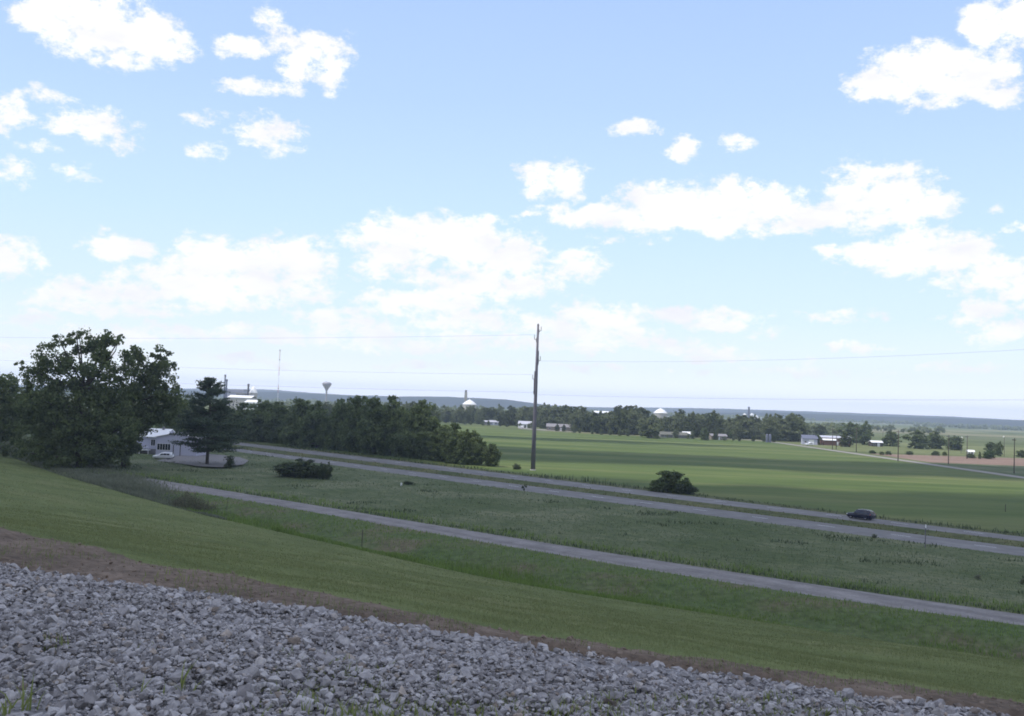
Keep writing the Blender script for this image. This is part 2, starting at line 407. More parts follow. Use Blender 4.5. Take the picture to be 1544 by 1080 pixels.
def lane_marks():
    mb = MB(); 
    for i in (6, 8):
        xs_ = np.arange(-110, 120, .25); c = ordered(xs_); yc = (c[i]+c[i+1])/2; d = np.concatenate([[0], np.cumsum(np.hypot(np.diff(xs_), np.diff(yc)))])
        for s0 in np.arange(2, d[-1]-4, 12):
            a, b = np.interp([s0, s0+3], d, xs_); p0 = Vector((a, float(np.interp(a, xs_, yc)), 0)); p1 = Vector((b, float(np.interp(b, xs_, yc)), 0)); n_ = (p1-p0).cross(Vector((0, 0, 1))).normalized()*.08
            mb.add([(v.x, v.y, .108) for v in (p0-n_, p0+n_, p1+n_, p1-n_)], [(0, 1, 2, 3)])
    tag(mb.build('lane_markings', M['trim']), 'faint white lane dashes on both carriageways', kind='structure')
lane_marks()
def sheet(name, pts, z, mat, label, cuts=0):
    me = bpy.data.meshes.new(name); bm = bmesh.new()
    bm.faces.new([bm.verts.new((x, y, z)) for x, y in pts]); bmesh.ops.recalc_face_normals(bm, faces=bm.faces)
    bmesh.ops.triangulate(bm, faces=bm.faces[:])
    bm.normal_update()
    bm.faces.ensure_lookup_table()
    if bm.faces[0].normal.z < 0: bmesh.ops.reverse_faces(bm, faces=bm.faces[:])
    bm.to_mesh(me); bm.free()
    return tag(link(name, me, mat), label, kind='structure')
sheet('ground', [(-9000, -600), (9000, -600), (9000, 6800), (-9000, 6800)], -1.15, M['far'], 'flat farmland plain reaching to the hills')
# the plain proper, starting at the highway verge, one sheet out to the hills
xs = np.linspace(-420, 229, 120)
edge = [(float(x), float(ordered(np.array([x]))[10][0])) for x in xs]
sheet('plain', edge + [(9000, -500), (9000, 6800), (-9000, 6800), (-9000, edge[0][1])], -.02, M['far'], 'flat plain of pale green fields beyond the highway')
fx = [p for p in edge if -330 < p[0] < 157]
sheet('crop_field', fx + [(157, 300), (157, 632), (60, 640), (0, 690), (-70, 800), (-200, 760), (-330, 620)], .03, M['crop'], 'wide green crop field behind the utility pole')
sheet('farm_lane', [(159.5, 140), (165, 140), (165, 590), (163, 626), (150, 652), (120, 668), (118, 662), (146, 645), (157.5, 622), (159.5, 590)], .05, M['farm_road'], 'pale lane along the right edge of the crop field')
sheet('lane_verge', [(166.5, 140), (300, 140), (520, 402), (520, 404), (174, 404), (166.5, 400)], .02, M['meadow'], 'grey green rough grass right of the lane')
sheet('tilled_field', [(170, 404.5), (560, 404.5), (620, 500), (400, 512), (250, 492), (172, 480)], .03, M['bare'], 'brown tilled field right of the lane')
sheet('pasture', [(167, 500), (250, 512), (400, 530), (700, 520), (800, 690), (420, 720), (168, 690)], .03, M['pasture'], 'yellow green rough pasture behind the tilled field')
sheet('farmyard', [far(783, 742), far(826, 716), far(864, 694), far(866, 685), far(826, 690), far(783, 712)][::-1], .06, M['farm_road'], 'pale gravel yard before the farm buildings')
sheet('driveway', [site(*p) for p in [(236,696),(262,690),(293,684.5),(330,687),(362,691),(375,696),(366,702),(335,706),(300,704.5),(268,700)]][::-1], .22, M['drive'], 'pale gravel driveway beside the house')

# wooded hills at the far edge of the plain
def ridge(name, depth, prof, thick, label, seed):
    px = np.linspace(-260, 1810, 220); tx = np.linspace(0, 1, 14); V = []
    for a in px:
        top = np.interp(a, [p[0] for p in prof], [p[1] for p in prof]); h = height_of(a, top, depth)
        for k in tx:
            y = depth + (k-.5)*thick; x = far(a, y)[0]
            n = fbm(np.array([x*.004]), np.array([y*.004+seed]), seed)[0]
            V.append((x, y, max(-2, h*math.sin(math.pi*k)**.8*(.82+.36*n)) if 0 < k < 1 else -2))
    n, m = len(px), len(tx); idx = np.arange(n*m).reshape(n, m)
    F = np.stack([idx[:-1, :-1], idx[1:, :-1], idx[1:, 1:], idx[:-1, 1:]], -1).reshape(-1, 4)
    tag(link(name, np_mesh(name, V, F, True), M['hill']), label, kind='structure')
ridge('hills', 5600, [(-260, 574), (100, 582), (262, 586), (330, 586), (420, 588), (520, 596), (560, 597), (640, 600), (700, 601), (760, 605), (820, 611), (900, 614), (1000, 615), (1080, 616), (1165, 619), (1200, 620), (1260, 622), (1300, 624), (1400, 627), (1480, 630), (1544, 634), (1810, 640)], 1500, 'low wooded hills along the horizon', 2)
ridge('hills', 3900, [(-260, 578), (200, 587), (420, 591), (560, 597), (640, 598), (690, 599.5), (760, 603), (810, 609), (880, 617), (980, 621), (1180, 623), (1290, 626), (1400, 629), (1500, 632), (1810, 641)], 900, 'nearer wooded rise standing before the farther hills', 6)

# ------------------------------------------------------------------ stones of the bank (uncountable)
def stone_protos(n):
    out = []
    for s in range(n):
        bm = bmesh.new(); q = random.Random(s)
        for k in range(12):
            v = Vector((q.gauss(0, 1), q.gauss(0, 1), q.gauss(0, 1))).normalized() * q.uniform(.8, 1.08)
            bm.verts.new((v.x, v.y*q.uniform(.72, 1), v.z*.66))
        r_ = bmesh.ops.convex_hull(bm, input=bm.verts[:])
        bmesh.ops.delete(bm, geom=[g for g in r_['geom_interior'] if isinstance(g, bmesh.types.BMVert)], context='VERTS')
        bmesh.ops.triangulate(bm, faces=bm.faces[:]); bm.verts.index_update()
        out.append((np.array([v.co[:] for v in bm.verts]), np.array([[v.index for v in f.verts] for f in bm.faces]))); bm.free()
    return out
def rot_mats(n):
    q = rng.normal(size=(n, 4)); q /= np.linalg.norm(q, axis=1)[:, None]; w, x, y, z = q.T
    return np.stack([np.stack([1-2*(y*y+z*z), 2*(x*y-z*w), 2*(x*z+y*w)], -1), np.stack([2*(x*y+z*w), 1-2*(x*x+z*z), 2*(y*z-x*w)], -1), np.stack([2*(x*z-y*w), 2*(y*z+x*w), 1-2*(x*x+y*y)], -1)], 1)
def stones():
    N = 150000; y = np.sqrt(rng.uniform(2.2**2, 15.0**2, N*2)); x = rng.uniform(-1, 1, N*2)*(.60*y+1.3)
    ok = y < c_G(x) + (.07)*rng.normal(size=len(x)); x, y = x[ok], y[ok]
    dens = 250*(17.)*0+1
    size = np.exp(rng.normal(math.log(.0205), .47, len(x))); size = np.clip(size, .011, .082)
    z = ground_z(x, np.minimum(y, c_G(x))) + size*.25 + rng.uniform(-.03, .04, len(x))*1.1 + (fbm(x*1.1, y*1.1, 71)-.5)*.16
    pr = stone_protos(14); which = rng.integers(0, 14, len(x)); V = []; F = []; b = 0
    RM = rot_mats(len(x))
    for k, (pv, pf) in enumerate(pr):
        i = np.where(which == k)[0]
        vv = np.einsum('nij,vj->nvi', RM[i], pv)*size[i][:, None, None]
        vv[:, :, 2] *= .8
        vv += np.stack([x[i], y[i], z[i]], 1)[:, None]
        V.append(vv.reshape(-1, 3)); F.append((pf[None]+(np.arange(len(i))*len(pv))[:, None, None]).reshape(-1, 3)+b); b += len(i)*len(pv)
    tag(link('crushed_stone', np_mesh('crushed_stone', np.concatenate(V), np.concatenate(F)), M['stone']), 'loose pale grey crushed limestone covering the near bank', 'gravel', kind='stuff')
    return len(x)
print('stones', stones())
def clods():
    n = 3600; x = rng.uniform(-11, 7.5, n); c = ordered(x); t_ = rng.uniform(-.02, 1.06, n); y = c[1]*(1-t_)+c[2]*t_
    size = np.clip(np.exp(rng.normal(math.log(.010), .5, n)), .005, .04); z = ground_z(x, y)+size*.2; RM = rot_mats(n); V = []; F = []; b = 0; which = rng.integers(0, 5, n)
    for k, (pv, pf) in enumerate(stone_protos(5)):
        i = np.where(which == k)[0]; vv = np.einsum('nij,vj->nvi', RM[i], pv)*size[i][:, None, None]+np.stack([x[i], y[i], z[i]], 1)[:, None]
        V.append(vv.reshape(-1, 3)); F.append((pf[None]+(np.arange(len(i))*len(pv))[:, None, None]).reshape(-1, 3)+b); b += len(i)*len(pv)
    tag(link('soil_clods', np_mesh('soil_clods', np.concatenate(V), np.concatenate(F)), M['clod']), 'crumbly brown soil clods between the stones and the grass', 'soil', kind='stuff')
clods()

# ------------------------------------------------------------------ grass (uncountable)
def blades(name, x, y, h, w, mat, label, bend=.35, z=None, cat='grass'):
    n = len(x); a = rng.uniform(0, 2*math.pi, n); dx, dy = np.cos(a), np.sin(a); b = rng.uniform(0, 2*math.pi, n); k = rng.uniform(0, bend, n)*h
    if z is None: z = ground_z(x, y)
    base = np.stack([x, y, z-.01], 1); side = np.stack([dx, dy, 0*dx], 1)*(w/2)[:, None]
    lean = np.stack([np.cos(b)*k, np.sin(b)*k, 0*k], 1)
    mid = base + lean*.35 + np.stack([0*h, 0*h, h*.55], 1); tip = base + lean + np.stack([0*h, 0*h, h], 1)
    V = np.stack([base-side, base+side, mid+side*.7, mid-side*.7, tip], 1).reshape(-1, 3)
    i = np.arange(n)[:, None]*5
    F = np.concatenate([i+np.array([[0, 1, 2]]), i+np.array([[0, 2, 3]]), i+np.array([[3, 2, 4]])])
    return tag(link(name, np_mesh(name, V, F), mat), label, cat, kind='stuff')

def between(i, n, d0, d1, p=1.0, lim=.62):
    """random points of strip i inside the field of view, even in view density"""
    y = np.exp(rng.uniform(math.log(d0), math.log(d1), n*3)); x = rng.uniform(-lim, lim, n*3)*y
    c = ordered(x); ok = (y > c[i]) & (y < c[i+1]); x, y = x[ok][:n], y[ok][:n]
    return x, y

x, y = between(2, 230000, 9, 240)
h = rng.uniform(.02, .075, len(x))*(1 + y*.004)*np.clip(.45+y/70, .5, 1)*(.55+.95*fbm(x*.5, y*.5, 91))*np.where(fbm(x*.9, y*.9, 92) > .66, 1.7, 1); keep = rng.uniform(0, 1, len(x)) < np.clip((y-c_S(x))/2.0+.12, 0, 1); x, y, h = x[keep], y[keep], h[keep]
blades('mown_grass', x, y, h, np.maximum(.005, y*.0006), M['blade_mown'], 'short mown grass on the slope', .8)
x, y = between(1, 9000, 8, 20); k = fbm(x*.9, y*.9, 21) > .53; x, y = x[k], y[k]
blades('soil_sprouts', x, y, rng.uniform(.03, .10, len(x)), np.full(len(x), .008), M['blade_mown'], 'sparse green sprouts on the raw soil strip', .8)
x, y = between(3, 120000, 70, 300); c = ordered(x); t = (y-c[3])/(c[4]-c[3])
pat = fbm(x*.07, y*.07, 31)
h = np.where(t < .42, rng.uniform(.35, .95, len(x))*np.clip(.2+3.0*(pat-.40), .10, 1.25), rng.uniform(.12, .35, len(x)))
k = (t < .42) | (rng.uniform(0, 1, len(x)) < .5)
blades('ditch_grass', x[k], y[k], h[k], np.maximum(.02, y[k]*.0007), M['blade_ditch'], 'lush tall grass along the ditch', .5)
n = 9000; x = rng.uniform(-30, 14, n); e_ = rng.uniform(0, 1, n); y = c_T(x) + 1.0 + 5.5*e_ + (fbm(x*.2, x*0+3.3, 95)-.5)*3
env = np.where(x < -9, 1.0, .55)*np.clip(1.6*fbm(x*.35, y*.35, 96)-.25, 0, 1.2)*(1-.5*e_); k = env > .12; x, y, env = x[k], y[k], env[k]
blades('ditch_weeds', x, y, rng.uniform(.5, 1.2, len(x))*env, np.full(len(x), .09), M['blade_ditch'], 'lush clumps of tall weeds at the foot of the mown slope', .8)
x, y = between(5, 90000, 70, 420); pat = fbm(x*.08, y*.08, 41); c = ordered(x); t = (y-c[5])/(c[6]-c[5])
h = rng.uniform(.06, .26, len(x))*(.4+1.3*pat); k = rng.uniform(0, 1, len(x)) < .75; x, y, h, t = x[k], y[k], h[k], t[k]
blades('meadow_grass', x, y, h, np.maximum(.03, y*.0007), M['blade_meadow'], 'rough meadow grass between gravel road and highway', 1.5)
x, y = between(5, 60000, 70, 420); c = ordered(x); t = (y-c[5])/(c[6]-c[5]); k = (fbm(x*.13, y*.2, 44) > .70) | (t < .03); x, y = x[k], y[k]
blades('meadow_weeds', x, y, rng.uniform(.15, .5, len(x)), np.maximum(.06, y*.0010), M['weed_dark'], 'dark clumps of weeds in the meadow', .7)
x, y = between(5, 60000, 70, 420); c = ordered(x); t = (y-c[5])/(c[6]-c[5]); k = t < .05+.06*fbm(x*.1, y*.1, 47); x, y = x[k], y[k]
blades('roadside_grass', x, y, rng.uniform(.2, .75, len(x)), np.maximum(.04, y*.0007), M['blade_ditch'], 'taller green grass along the far edge of the gravel road', .7)
x, y = between(7, 26000, 90, 420)
blades('median_grass', x, y, rng.uniform(.12, .4, len(x)), np.maximum(.03, y*.0007), M['blade_dry'], 'dry and green grass on the highway median', .6)
x, y = between(9, 30000, 100, 450)
k = fbm(x*.06, y*.06, 51) + .35*np.exp(-((x-22)/24.)**2)
blades('verge_weeds', x, y, rng.uniform(.2, .9, len(x))*np.clip(k*2-.35, .15, 1.7), np.maximum(.05, y*.0009), M['weed_dark'], 'dark weeds on the far verge of the highway', .6)
# rank weeds around the foot of the large trees
px = rng.uniform(-60, 330, 42000); off = np.abs(rng.normal(0, 1, len(px)))
bx = []; 
x = rng.uniform(-150, -38, 60000); y = c_T(x) + np.abs(rng.normal(0, 1, len(x)))*np.interp(x, [-150, -80, -38], [14, 10, 3]) - .5
h = rng.uniform(.3, 1.2, len(x))*np.clip(1.5*fbm(x*.15, y*.15, 61)-.1, .3, 1.3)*np.interp(x, [-150, -60, -38], [1.25, 1.0, .4])
blades('tall_weeds', x, y, h, np.full(len(x), .13), M['weed_grey'], 'tall grey green weeds below the large trees', .6)
# weeds growing through the stones
xs, ys, hs = [], [], []
def tuft(px, py, n, hpx, spread):
    z = 14.9
    for _ in range(4):
        x0, y0 = site(px, py, z); z = gz(x0, y0)
    for _ in range(n):
        xs.append(x0+random.gauss(0, spread)); ys.append(y0+random.gauss(0, spread)); hs.append(.03+hpx/FPX*y0*random.uniform(.4, .85))
for k_ in range(90): tuft(random.uniform(560, 1300), random.gauss(1072, 12), 7, random.uniform(10, 22), .06)
for k_ in range(40): tuft(random.uniform(380, 620), random.gauss(1035, 22), 7, random.uniform(10, 24), .06)
for a in [(88,985,14,42,.05),(30,1070,10,68,.03),(8,1078,14,30,.06),(272,1045,5,60,.02),(280,1050,6,40,.05),(210,1055,6,36,.06),(232,985,6,20,.05),(275,985,6,20,.05),(340,1025,6,16,.05),(512,1028,26,30,.10),(450,1035,12,24,.08),(500,1005,10,22,.10),(520,1075,26,28,.10),(448,1060,14,24,.08),(575,1035,12,24,.10),(670,1078,30,26,.12),(655,1045,12,22,.10),(700,1050,18,26,.15),(760,1074,40,24,.20),(780,1060,16,22,.10),(830,1078,40,26,.20),(890,1072,34,22,.2),(930,1078,30,22,.2),(1060,1078,40,18,.25),(1150,1078,30,16,.25),(990,1076,24,16,.2),(405,880,12,12,.15),(250,872,16,14,.2),(340,905,12,10,.15)]:
    tuft(*a)
xs, ys, hs = map(np.array, (xs, ys, hs))
blades('bank_weeds', xs, ys, hs, np.full(len(xs), .013), M['blade_weed'], 'thin yellow green grass tufts growing through the stones', .95, ground_z(xs, ys), 'weeds')

# ------------------------------------------------------------------ trees
def leaf_cards(C, out, size, wide=1.0, bias=.8):
    n = len(C); nr = out*bias + rng.normal(size=(n, 3))*.7; nr /= np.linalg.norm(nr, axis=1)[:, None]+1e-9
    a = np.cross(nr, rng.normal(size=(n, 3))); a /= np.linalg.norm(a, axis=1)[:, None]+1e-9; b = np.cross(nr, a)
    s = (size*rng.uniform(.6, 1.3, n))[:, None]; a = a*s; b = b*s*wide
    V = np.stack([C-a-b*.4, C+a*.2-b, C+a+b*.4, C-a*.2+b], 1).reshape(-1, 3)
    return V, np.arange(4*n).reshape(-1, 4)

def crown_points(lobes, n, clumps, seed):
    """leaves on the skins of many small clumps spread through ellipsoid lobes"""
    q = np.random.default_rng(seed); C = []; O = []
    vol = np.array([l[3]*l[4]*l[5] for l in lobes])**.75; vol = vol/vol.sum()
    for l, f in zip(lobes, vol):
        c0 = np.array(l[:3]); rad = np.array(l[3:6]); nc = max(5, int(clumps*f))
        d = q.normal(size=(nc, 3)); d /= np.linalg.norm(d, axis=1)[:, None]; rr = q.uniform(.08, 1.0, nc)**.45
        cc = c0 + d*rad*rr[:, None]; cr = q.uniform(.20, .46, nc)[:, None]*rad.mean()
        m = int(n*f); i = q.integers(0, nc, m); e = q.normal(size=(m, 3)); e /= np.linalg.norm(e, axis=1)[:, None]
        r2 = (q.uniform(.10, 1.0, m)**.6*np.where(q.uniform(0, 1, m) < .16, 1.5, 1.0))[:, None]; p = cc[i] + e*cr[i]*r2*np.array([1.15, 1.15, .8])
        C.append(p); o = (e*.6 + (p-c0)/rad*.6); O.append(o)
    return np.concatenate(C), np.concatenate(O)

def trunk_mb(h, r0, lobes, q):
    mb = MB(); top = h*.72
    pts = [(q.uniform(-.01, .01)*h*k, q.uniform(-.01, .01)*h*k, top*k/4-.02*h*(k == 0)) for k in range(5)]
    mb.tube(pts, [r0*(1.25 if k == 0 else 1-.2*k) for k in range(5)], 7)
    for l in lobes:
        z0 = min(top*.9, max(.12*h, l[2]-l[5]*.9)); k = z0/top*4; i = int(k); a = Vector(pts[i]).lerp(Vector(pts[min(4, i+1)]), k-i)
        c = Vector(l[:3]); mid = a.lerp(c, .5) + Vector((0, 0, -.03*h))
        mb.tube([a, mid, c, c+Vector((q.uniform(-1, 1)*l[3]*.4, q.uniform(-1, 1)*l[4]*.4, l[5]*.5))], [r0*.5, r0*.36, r0*.2, r0*.06], 5)
    return mb

def make_tree(name, label, cat, lobes, n, clumps, leaf, mat, seed, loc, rz=0, scale=None, r0=.02, h=1.0, group=None):
    q = random.Random(seed); t = thing(name, label, cat, loc, rz, group, scale)
    trunk_mb(h, r0, lobes, q).build('trunk', M['bark'], t, smooth=True)
    C, O = crown_points(lobes, n, clumps, seed); V, F = leaf_cards(C, O, leaf)
    link('crown', np_mesh('crown', V, F), mat, t); return t

def rand_lobes(seed, k=9, w=.36, z0=.18, z1=1.0, taper=.3):
    q = random.Random(seed); L = []
    for i in range(k):
        z = z0 + (z1-z0)*(i+.5)/k; a = i*2.4+q.uniform(-.5, .5); prof = math.sin(math.pi*min(1, max(.08, (z-z0)/(z1-z0)*.82+.14)))
        rr = w*prof*q.uniform(.35, .62); r_ = w*q.uniform(.42, .60)*(.55+.5*prof)
        L.append((rr*math.cos(a), rr*math.sin(a), min(z, z1-r_*.55), r_, r_, r_*q.uniform(.75, .95)))
    L.append((0, 0, (z0+z1)/2, w*.55, w*.55, (z1-z0)*.36))
    return L

# the large cottonwoods on the left
d_big = site(118, 706); dB = site(186, 704)
S_ = d_big[1]/FPX     # metres per survey unit at that distance
def lobes_px(base_px, base_py, dist, items, seed):
    """lobes given as (dx, up, half width, half height) measured on the tree, in metres after scaling"""
    q = random.Random(seed); s = dist/FPX
    return [(dx*s, q.uniform(-.45, .45)*w*s*1.2, up*s, w*s, w*s*.95, hh*s) for dx, up, w, hh in items]
big = lobes_px(118, 706, d_big[1], [(-40, 165, 28, 26), (-8, 186, 26, 22), (-68, 140, 24, 24), (-22, 140, 34, 30), (22, 182, 22, 24), (50, 178, 21, 25), (30, 150, 30, 28), (58, 142, 20, 26), (-50, 100, 38, 34), (-88, 108, 16, 20), (5, 105, 42, 36), (50, 100, 30, 34), (-80, 72, 24, 26), (-40, 62, 40, 30), (15, 60, 45, 32), (60, 60, 32, 30), (-55, 35, 28, 20), (-5, 30, 40, 22), (40, 28, 34, 20), (-15, 198, 10, 9), (-42, 196, 9, 10), (34, 202, 7, 7), (52, 198, 8, 7), (-95, 150, 9, 8), (-70, 20, 26, 18), (-25, 14, 34, 16), (10, 14, 30, 16), (70, 60, 26, 30), (30, 80, 46, 40), (-55, 80, 40, 36)], 3)
make_tree('cottonwood_tree', 'largest dark leafy tree, its broad lobed crown rising into the sky at left', 'tree', big, 42000, 700, .25, M['leaf_big'], 5, (*d_big, 0), r0=.55, h=27)
bB = lobes_px(186, 704, dB[1], [(16, 160, 20, 22), (40, 164, 20, 18), (54, 142, 20, 24), (26, 132, 26, 26), (62, 118, 22, 22), (14, 102, 26, 28), (44, 98, 30, 28), (72, 96, 16, 18), (26, 74, 26, 22), (52, 80, 24, 18), (2, 60, 24, 24), (-4, 34, 22, 22), (14, 40, 20, 18), (-16, 18, 18, 14), (10, 174, 8, 9), (48, 174, 7, 8), (4, 18, 18, 14), (60, 76, 20, 14)], 8)
make_tree('cottonwood_tree', 'tall leafy tree with open airy top just right of the largest tree', 'tree', bB, 19000, 340, .24, M['leaf_big'], 9, (dB[0], dB[1], 0), r0=.42, h=22)
dC = site(-18, 690)
bC = lobes_px(-18, 690, dC[1], [(10, 108, 32, 18), (-25, 104, 30, 24), (48, 60, 24, 34), (40, 24, 26, 22), (30, 100, 22, 18), (35, 84, 22, 18), (0, 70, 40, 30), (30, 50, 26, 24), (-30, 50, 30, 26), (0, 30, 30, 18)], 4)
make_tree('leafy_tree', 'dark leafy tree cut by the left edge of the photo', 'tree', bC, 13000, 280, .28, M['leaf_big'], 15, (*dC, 0), r0=.4, h=17)
# pine beside the driveway
def make_pine(loc, H, Wd):
    t = thing('pine_tree', 'dark pyramidal pine with bare lower trunk on the driveway', 'tree', loc)
    q = random.Random(3); mb = MB(); mb.tube([(0, 0, -.2), (.05, 0, H*.3), (0, .05, H*.7), (0, 0, H*.97)], [.42, .33, .18, .03], 8)
    C = []; O = []
    for k in range(24):
        z = H*(.15 + .80*(k/23)**.95); f = (z/H-.13)/.87; rad = Wd*.5*max(.05, math.sin(min(1, f*2.6+.40)*math.pi/2)*(1-f)**.62*.92)*q.uniform(.72, 1.12)
        nb = 9 if f < .6 else 6
        for b in range(nb):
            if q.random() < .12: continue
            a = q.uniform(0, 2*math.pi); L = rad*q.uniform(.6, 1.1); up = q.uniform(-.05, .22)+.5*f*f
            e = Vector((math.cos(a)*L, math.sin(a)*L, z+L*up)); mb.tube([(0, 0, z), tuple(Vector((0, 0, z)).lerp(e, .6)+Vector((0, 0, -.05*L))), tuple(e)], [.07*(1-f)+.02, .04, .015], 4)
            for s in range(int(44+26*L)):
                w = q.uniform(.25, 1.08)**.7; p = Vector((0, 0, z)).lerp(e, w) + Vector((q.gauss(0, .16*L*.6+.1), q.gauss(0, .16*L*.6+.1), q.gauss(0, .16)+.06))
                C.append(p[:]); O.append((math.cos(a)*.3, math.sin(a)*.3, .8))
    for k in range(160): C.append((q.gauss(0, .18), q.gauss(0, .18), H*q.uniform(.9, 1.0))); O.append((0, 0, .3))
    for (dx, dz) in ((-1.2, .93), (.9, .90), (1.6, .86)):
        for k in range(70): C.append((dx+q.gauss(0, .14), q.gauss(0, .3), H*(dz-q.uniform(0, .08)))); O.append((0, 0, .3))
    mb.build('trunk', M['bark'], t, smooth=True)
    V, F = leaf_cards(np.array(C), np.array(O), .24, .45); link('crown', np_mesh('crown', V, F), M['needle'], t)
p = site(312, 701); make_pine((*p, 0), 131/FPX*p[1], 138/FPX*p[1])

# bushy trees of the row behind the highway
protos = []
GR = 'bushy trees in the row behind the highway'
row = [(258,664,612,44),(286,664,606,50),(330,664,616,50),(362,663,614,52),(392,667,610,54),(412,669,613,44),(430,671,636,30),(450,673,609,52),(474,676,612,50),(492,678,632,30),(512,680,610,44),(536,683,603,52),(560,686,608,50),(585,688,605,52),(606,690,622,44),(628,693,612,50),(648,695,635,44),(665,697,650,40),(684,700,646,42),(703,702,655,36),(718,703,662,30),(740,705,675,26)]
words = ['dark tree behind the house, left of the pine', 'dark tree rising behind the pine on its left', 'dark tree half hidden behind the pine on its right', 'dark tree of the row at the right flank of the pine', 'tall dark tree right of the pine at the start of the row', 'dark rounded tree under the radio mast', 'low bush filling the first gap of the row', 'broad round tree left of the water tower in the row', 'dense tree below the water tower', 'low bush in the gap right of the tree below the water tower', 'dark tree just right of the second gap in the row', 'highest crowned tree near the middle of the row', 'bushy tree touching the highest crown on its right', 'tall tree right of middle in the row', 'lower round tree stepping down on the right half of the row', 'last tall tree before the row steps down', 'mid height tree where the row drops toward the field', 'spreading bushy tree near the right end of the row', 'round dark tree fifth from the right end of the row','low spreading tree third from the right end of the row', 'low bushy tree second from the right end of the row', 'small dark round bush ending the row at right']
for i, ((px, by, ty, w), lab) in enumerate(zip(row, words)):
    x, y = site(px, by); y += 4; hh = (by-ty+4)/FPX*y; ww = w/FPX*y*(1.02 + .22*((i*7) % 5)/4)
    if i < 5:
        t = make_tree('bushy_tree', lab + ' behind the highway' if 'row' not in lab else lab, 'tree', rand_lobes(30+i, 11, .46, -.02, 1.0), 11000, 260, .021, M['leaf_mid'], 50+i, (x, y, 0), 0, (ww/.8, ww/.8, hh), .022, 1.0, GR); protos.append(t)
    else:
        dup(protos[i % 5], (x, y, 0), i*1.7, (ww/.8, ww/.8, hh), lab, GR)

# the tree belt across the field
BG = 'trees of the belt beyond the crop field'
BL = 'leafy green tree in the long belt beyond the crop field'
bp_ = []
q = random.Random(77)
belt = []
for k in range(190):
    px = 648 + (1212-648)*(k+.5)/190 + q.uniform(-4, 4); rowk = k % 4
    front = np.interp(px, [640, 700, 760, 830, 900, 1000, 1100, 1212], [850, 800, 790, 735, 655, 650, 640, 640])
    y = front + [6, 30, 62, 110][rowk] + q.uniform(-6, 22)
    top = np.interp(px, [640, 700, 760, 860, 950, 1040, 1110, 1150, 1165, 1205, 1215], [620, 617, 616, 614, 617, 624, 630, 630, 630, 632, 640]) + q.uniform(-4, 8) + (rowk == 0)*q.uniform(4, 14) - 2
    if 972 < px < 1022 or 888 < px < 926: top = max(top, np.interp(px, [888, 926, 972, 1022], [620, 621, 627, 628]) + q.uniform(0, 3))
    hh = max(7, height_of(px, top, y)); x = far(px, y)[0]
    belt.append((x, y, hh, hh*q.uniform(.62, .98)))
for k, (x, y, hh, ww) in enumerate(belt):
    s = (ww/.78, ww/.78, hh)
    if k < 7:
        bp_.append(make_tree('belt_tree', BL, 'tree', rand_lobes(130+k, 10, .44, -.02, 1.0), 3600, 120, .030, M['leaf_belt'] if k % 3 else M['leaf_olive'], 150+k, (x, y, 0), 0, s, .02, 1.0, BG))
    else: dup(bp_[q.randrange(7)], (x, y, 0), q.uniform(0, 6.3), s)
# paler trees on the left between the row and the plant
BG2 = 'hazy trees behind the highway row'
for k in range(64):
    px = 395 + 260*(k+.5)/64 + q.uniform(-6, 6); y = q.uniform(520, 980); top = np.interp(px, [395, 470, 520, 600, 660], [616, 610, 606, 606, 612]) + q.uniform(-3, 9)
    hh = max(6, height_of(px, top, y)); x = far(px, y)[0]; s = (hh*.62/.78, hh*.62/.78, hh)
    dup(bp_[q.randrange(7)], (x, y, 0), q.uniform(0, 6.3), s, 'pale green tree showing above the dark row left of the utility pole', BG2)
def one(px, by, ty, w, label, mat=None, k=0, name='leafy_tree', dy=0):
    x, y = site(px, by); y += dy; hh = (by-ty)/FPX*y; ww = w/FPX*y
    t = dup(bp_[k], (x, y, 0), px*.37, (ww/.78, ww/.78, hh), label); t.name = name
    if 'group' in t: del t['group']
    if mat:
        for ch in t.children:
            if ch.name.startswith('crown'): ch.data = ch.data.copy(); ch.data.materials.clear(); ch.data.materials.append(mat)
    return t
one(1192,666,624,46,'tallest broad tree at the right end of the belt', None, 1)
one(1160,665,632,30,'tall tree second from the right end of the belt', None, 2)
one(982,661,628,40,'dense round tree standing forward of the belt right of the grey shed', None, 4)
one(1063,664,645,15,'small dark tree before the tan house at the field edge', M['leaf_mid'], 3)
one(1105,662,647,13,'pale green shrub at the field edge right of the tan house', M['leaf_light'], 5, 'shrub')
one(1236,660,640,22,'olive tree behind the left end of the red building', M['leaf_olive'], 0)
one(1232,671,655,12,'dark green shrub between grey shed and red building', M['leaf_mid'], 2, 'shrub')
one(1283,668,637,36,'dark tree rising behind the red building', M['leaf_mid'], 1)
one(1304,671,638,28,'tall dark tree at the right end of the red building', M['leaf_mid'], 4)
one(1275,674,654,20,'grey green tree in front of the red building', None, 6)
one(1342,673,650,29,'round dark tree just left of the second tall pole', M['leaf_mid'], 3)
one(1384,677,649,38,'left tree of the pair standing in the pasture', M['leaf_mid'], 1)
one(1409,677,651,33,'right tree of the pair standing in the pasture', M['leaf_mid'], 5)
one(1439,679,658,27,'rounded tree right of the pasture pair behind a pole', M['leaf_mid'], 2)
one(1494,686,667,20,'small tree left of the two between the last poles', M['leaf_mid'], 6)
one(1506,688,667,14,'small tree right of the two between the last poles', M['leaf_mid'], 4)
one(1540,690,678,15,'small dark tree at the right edge of the photo', M['leaf_mid'], 0)
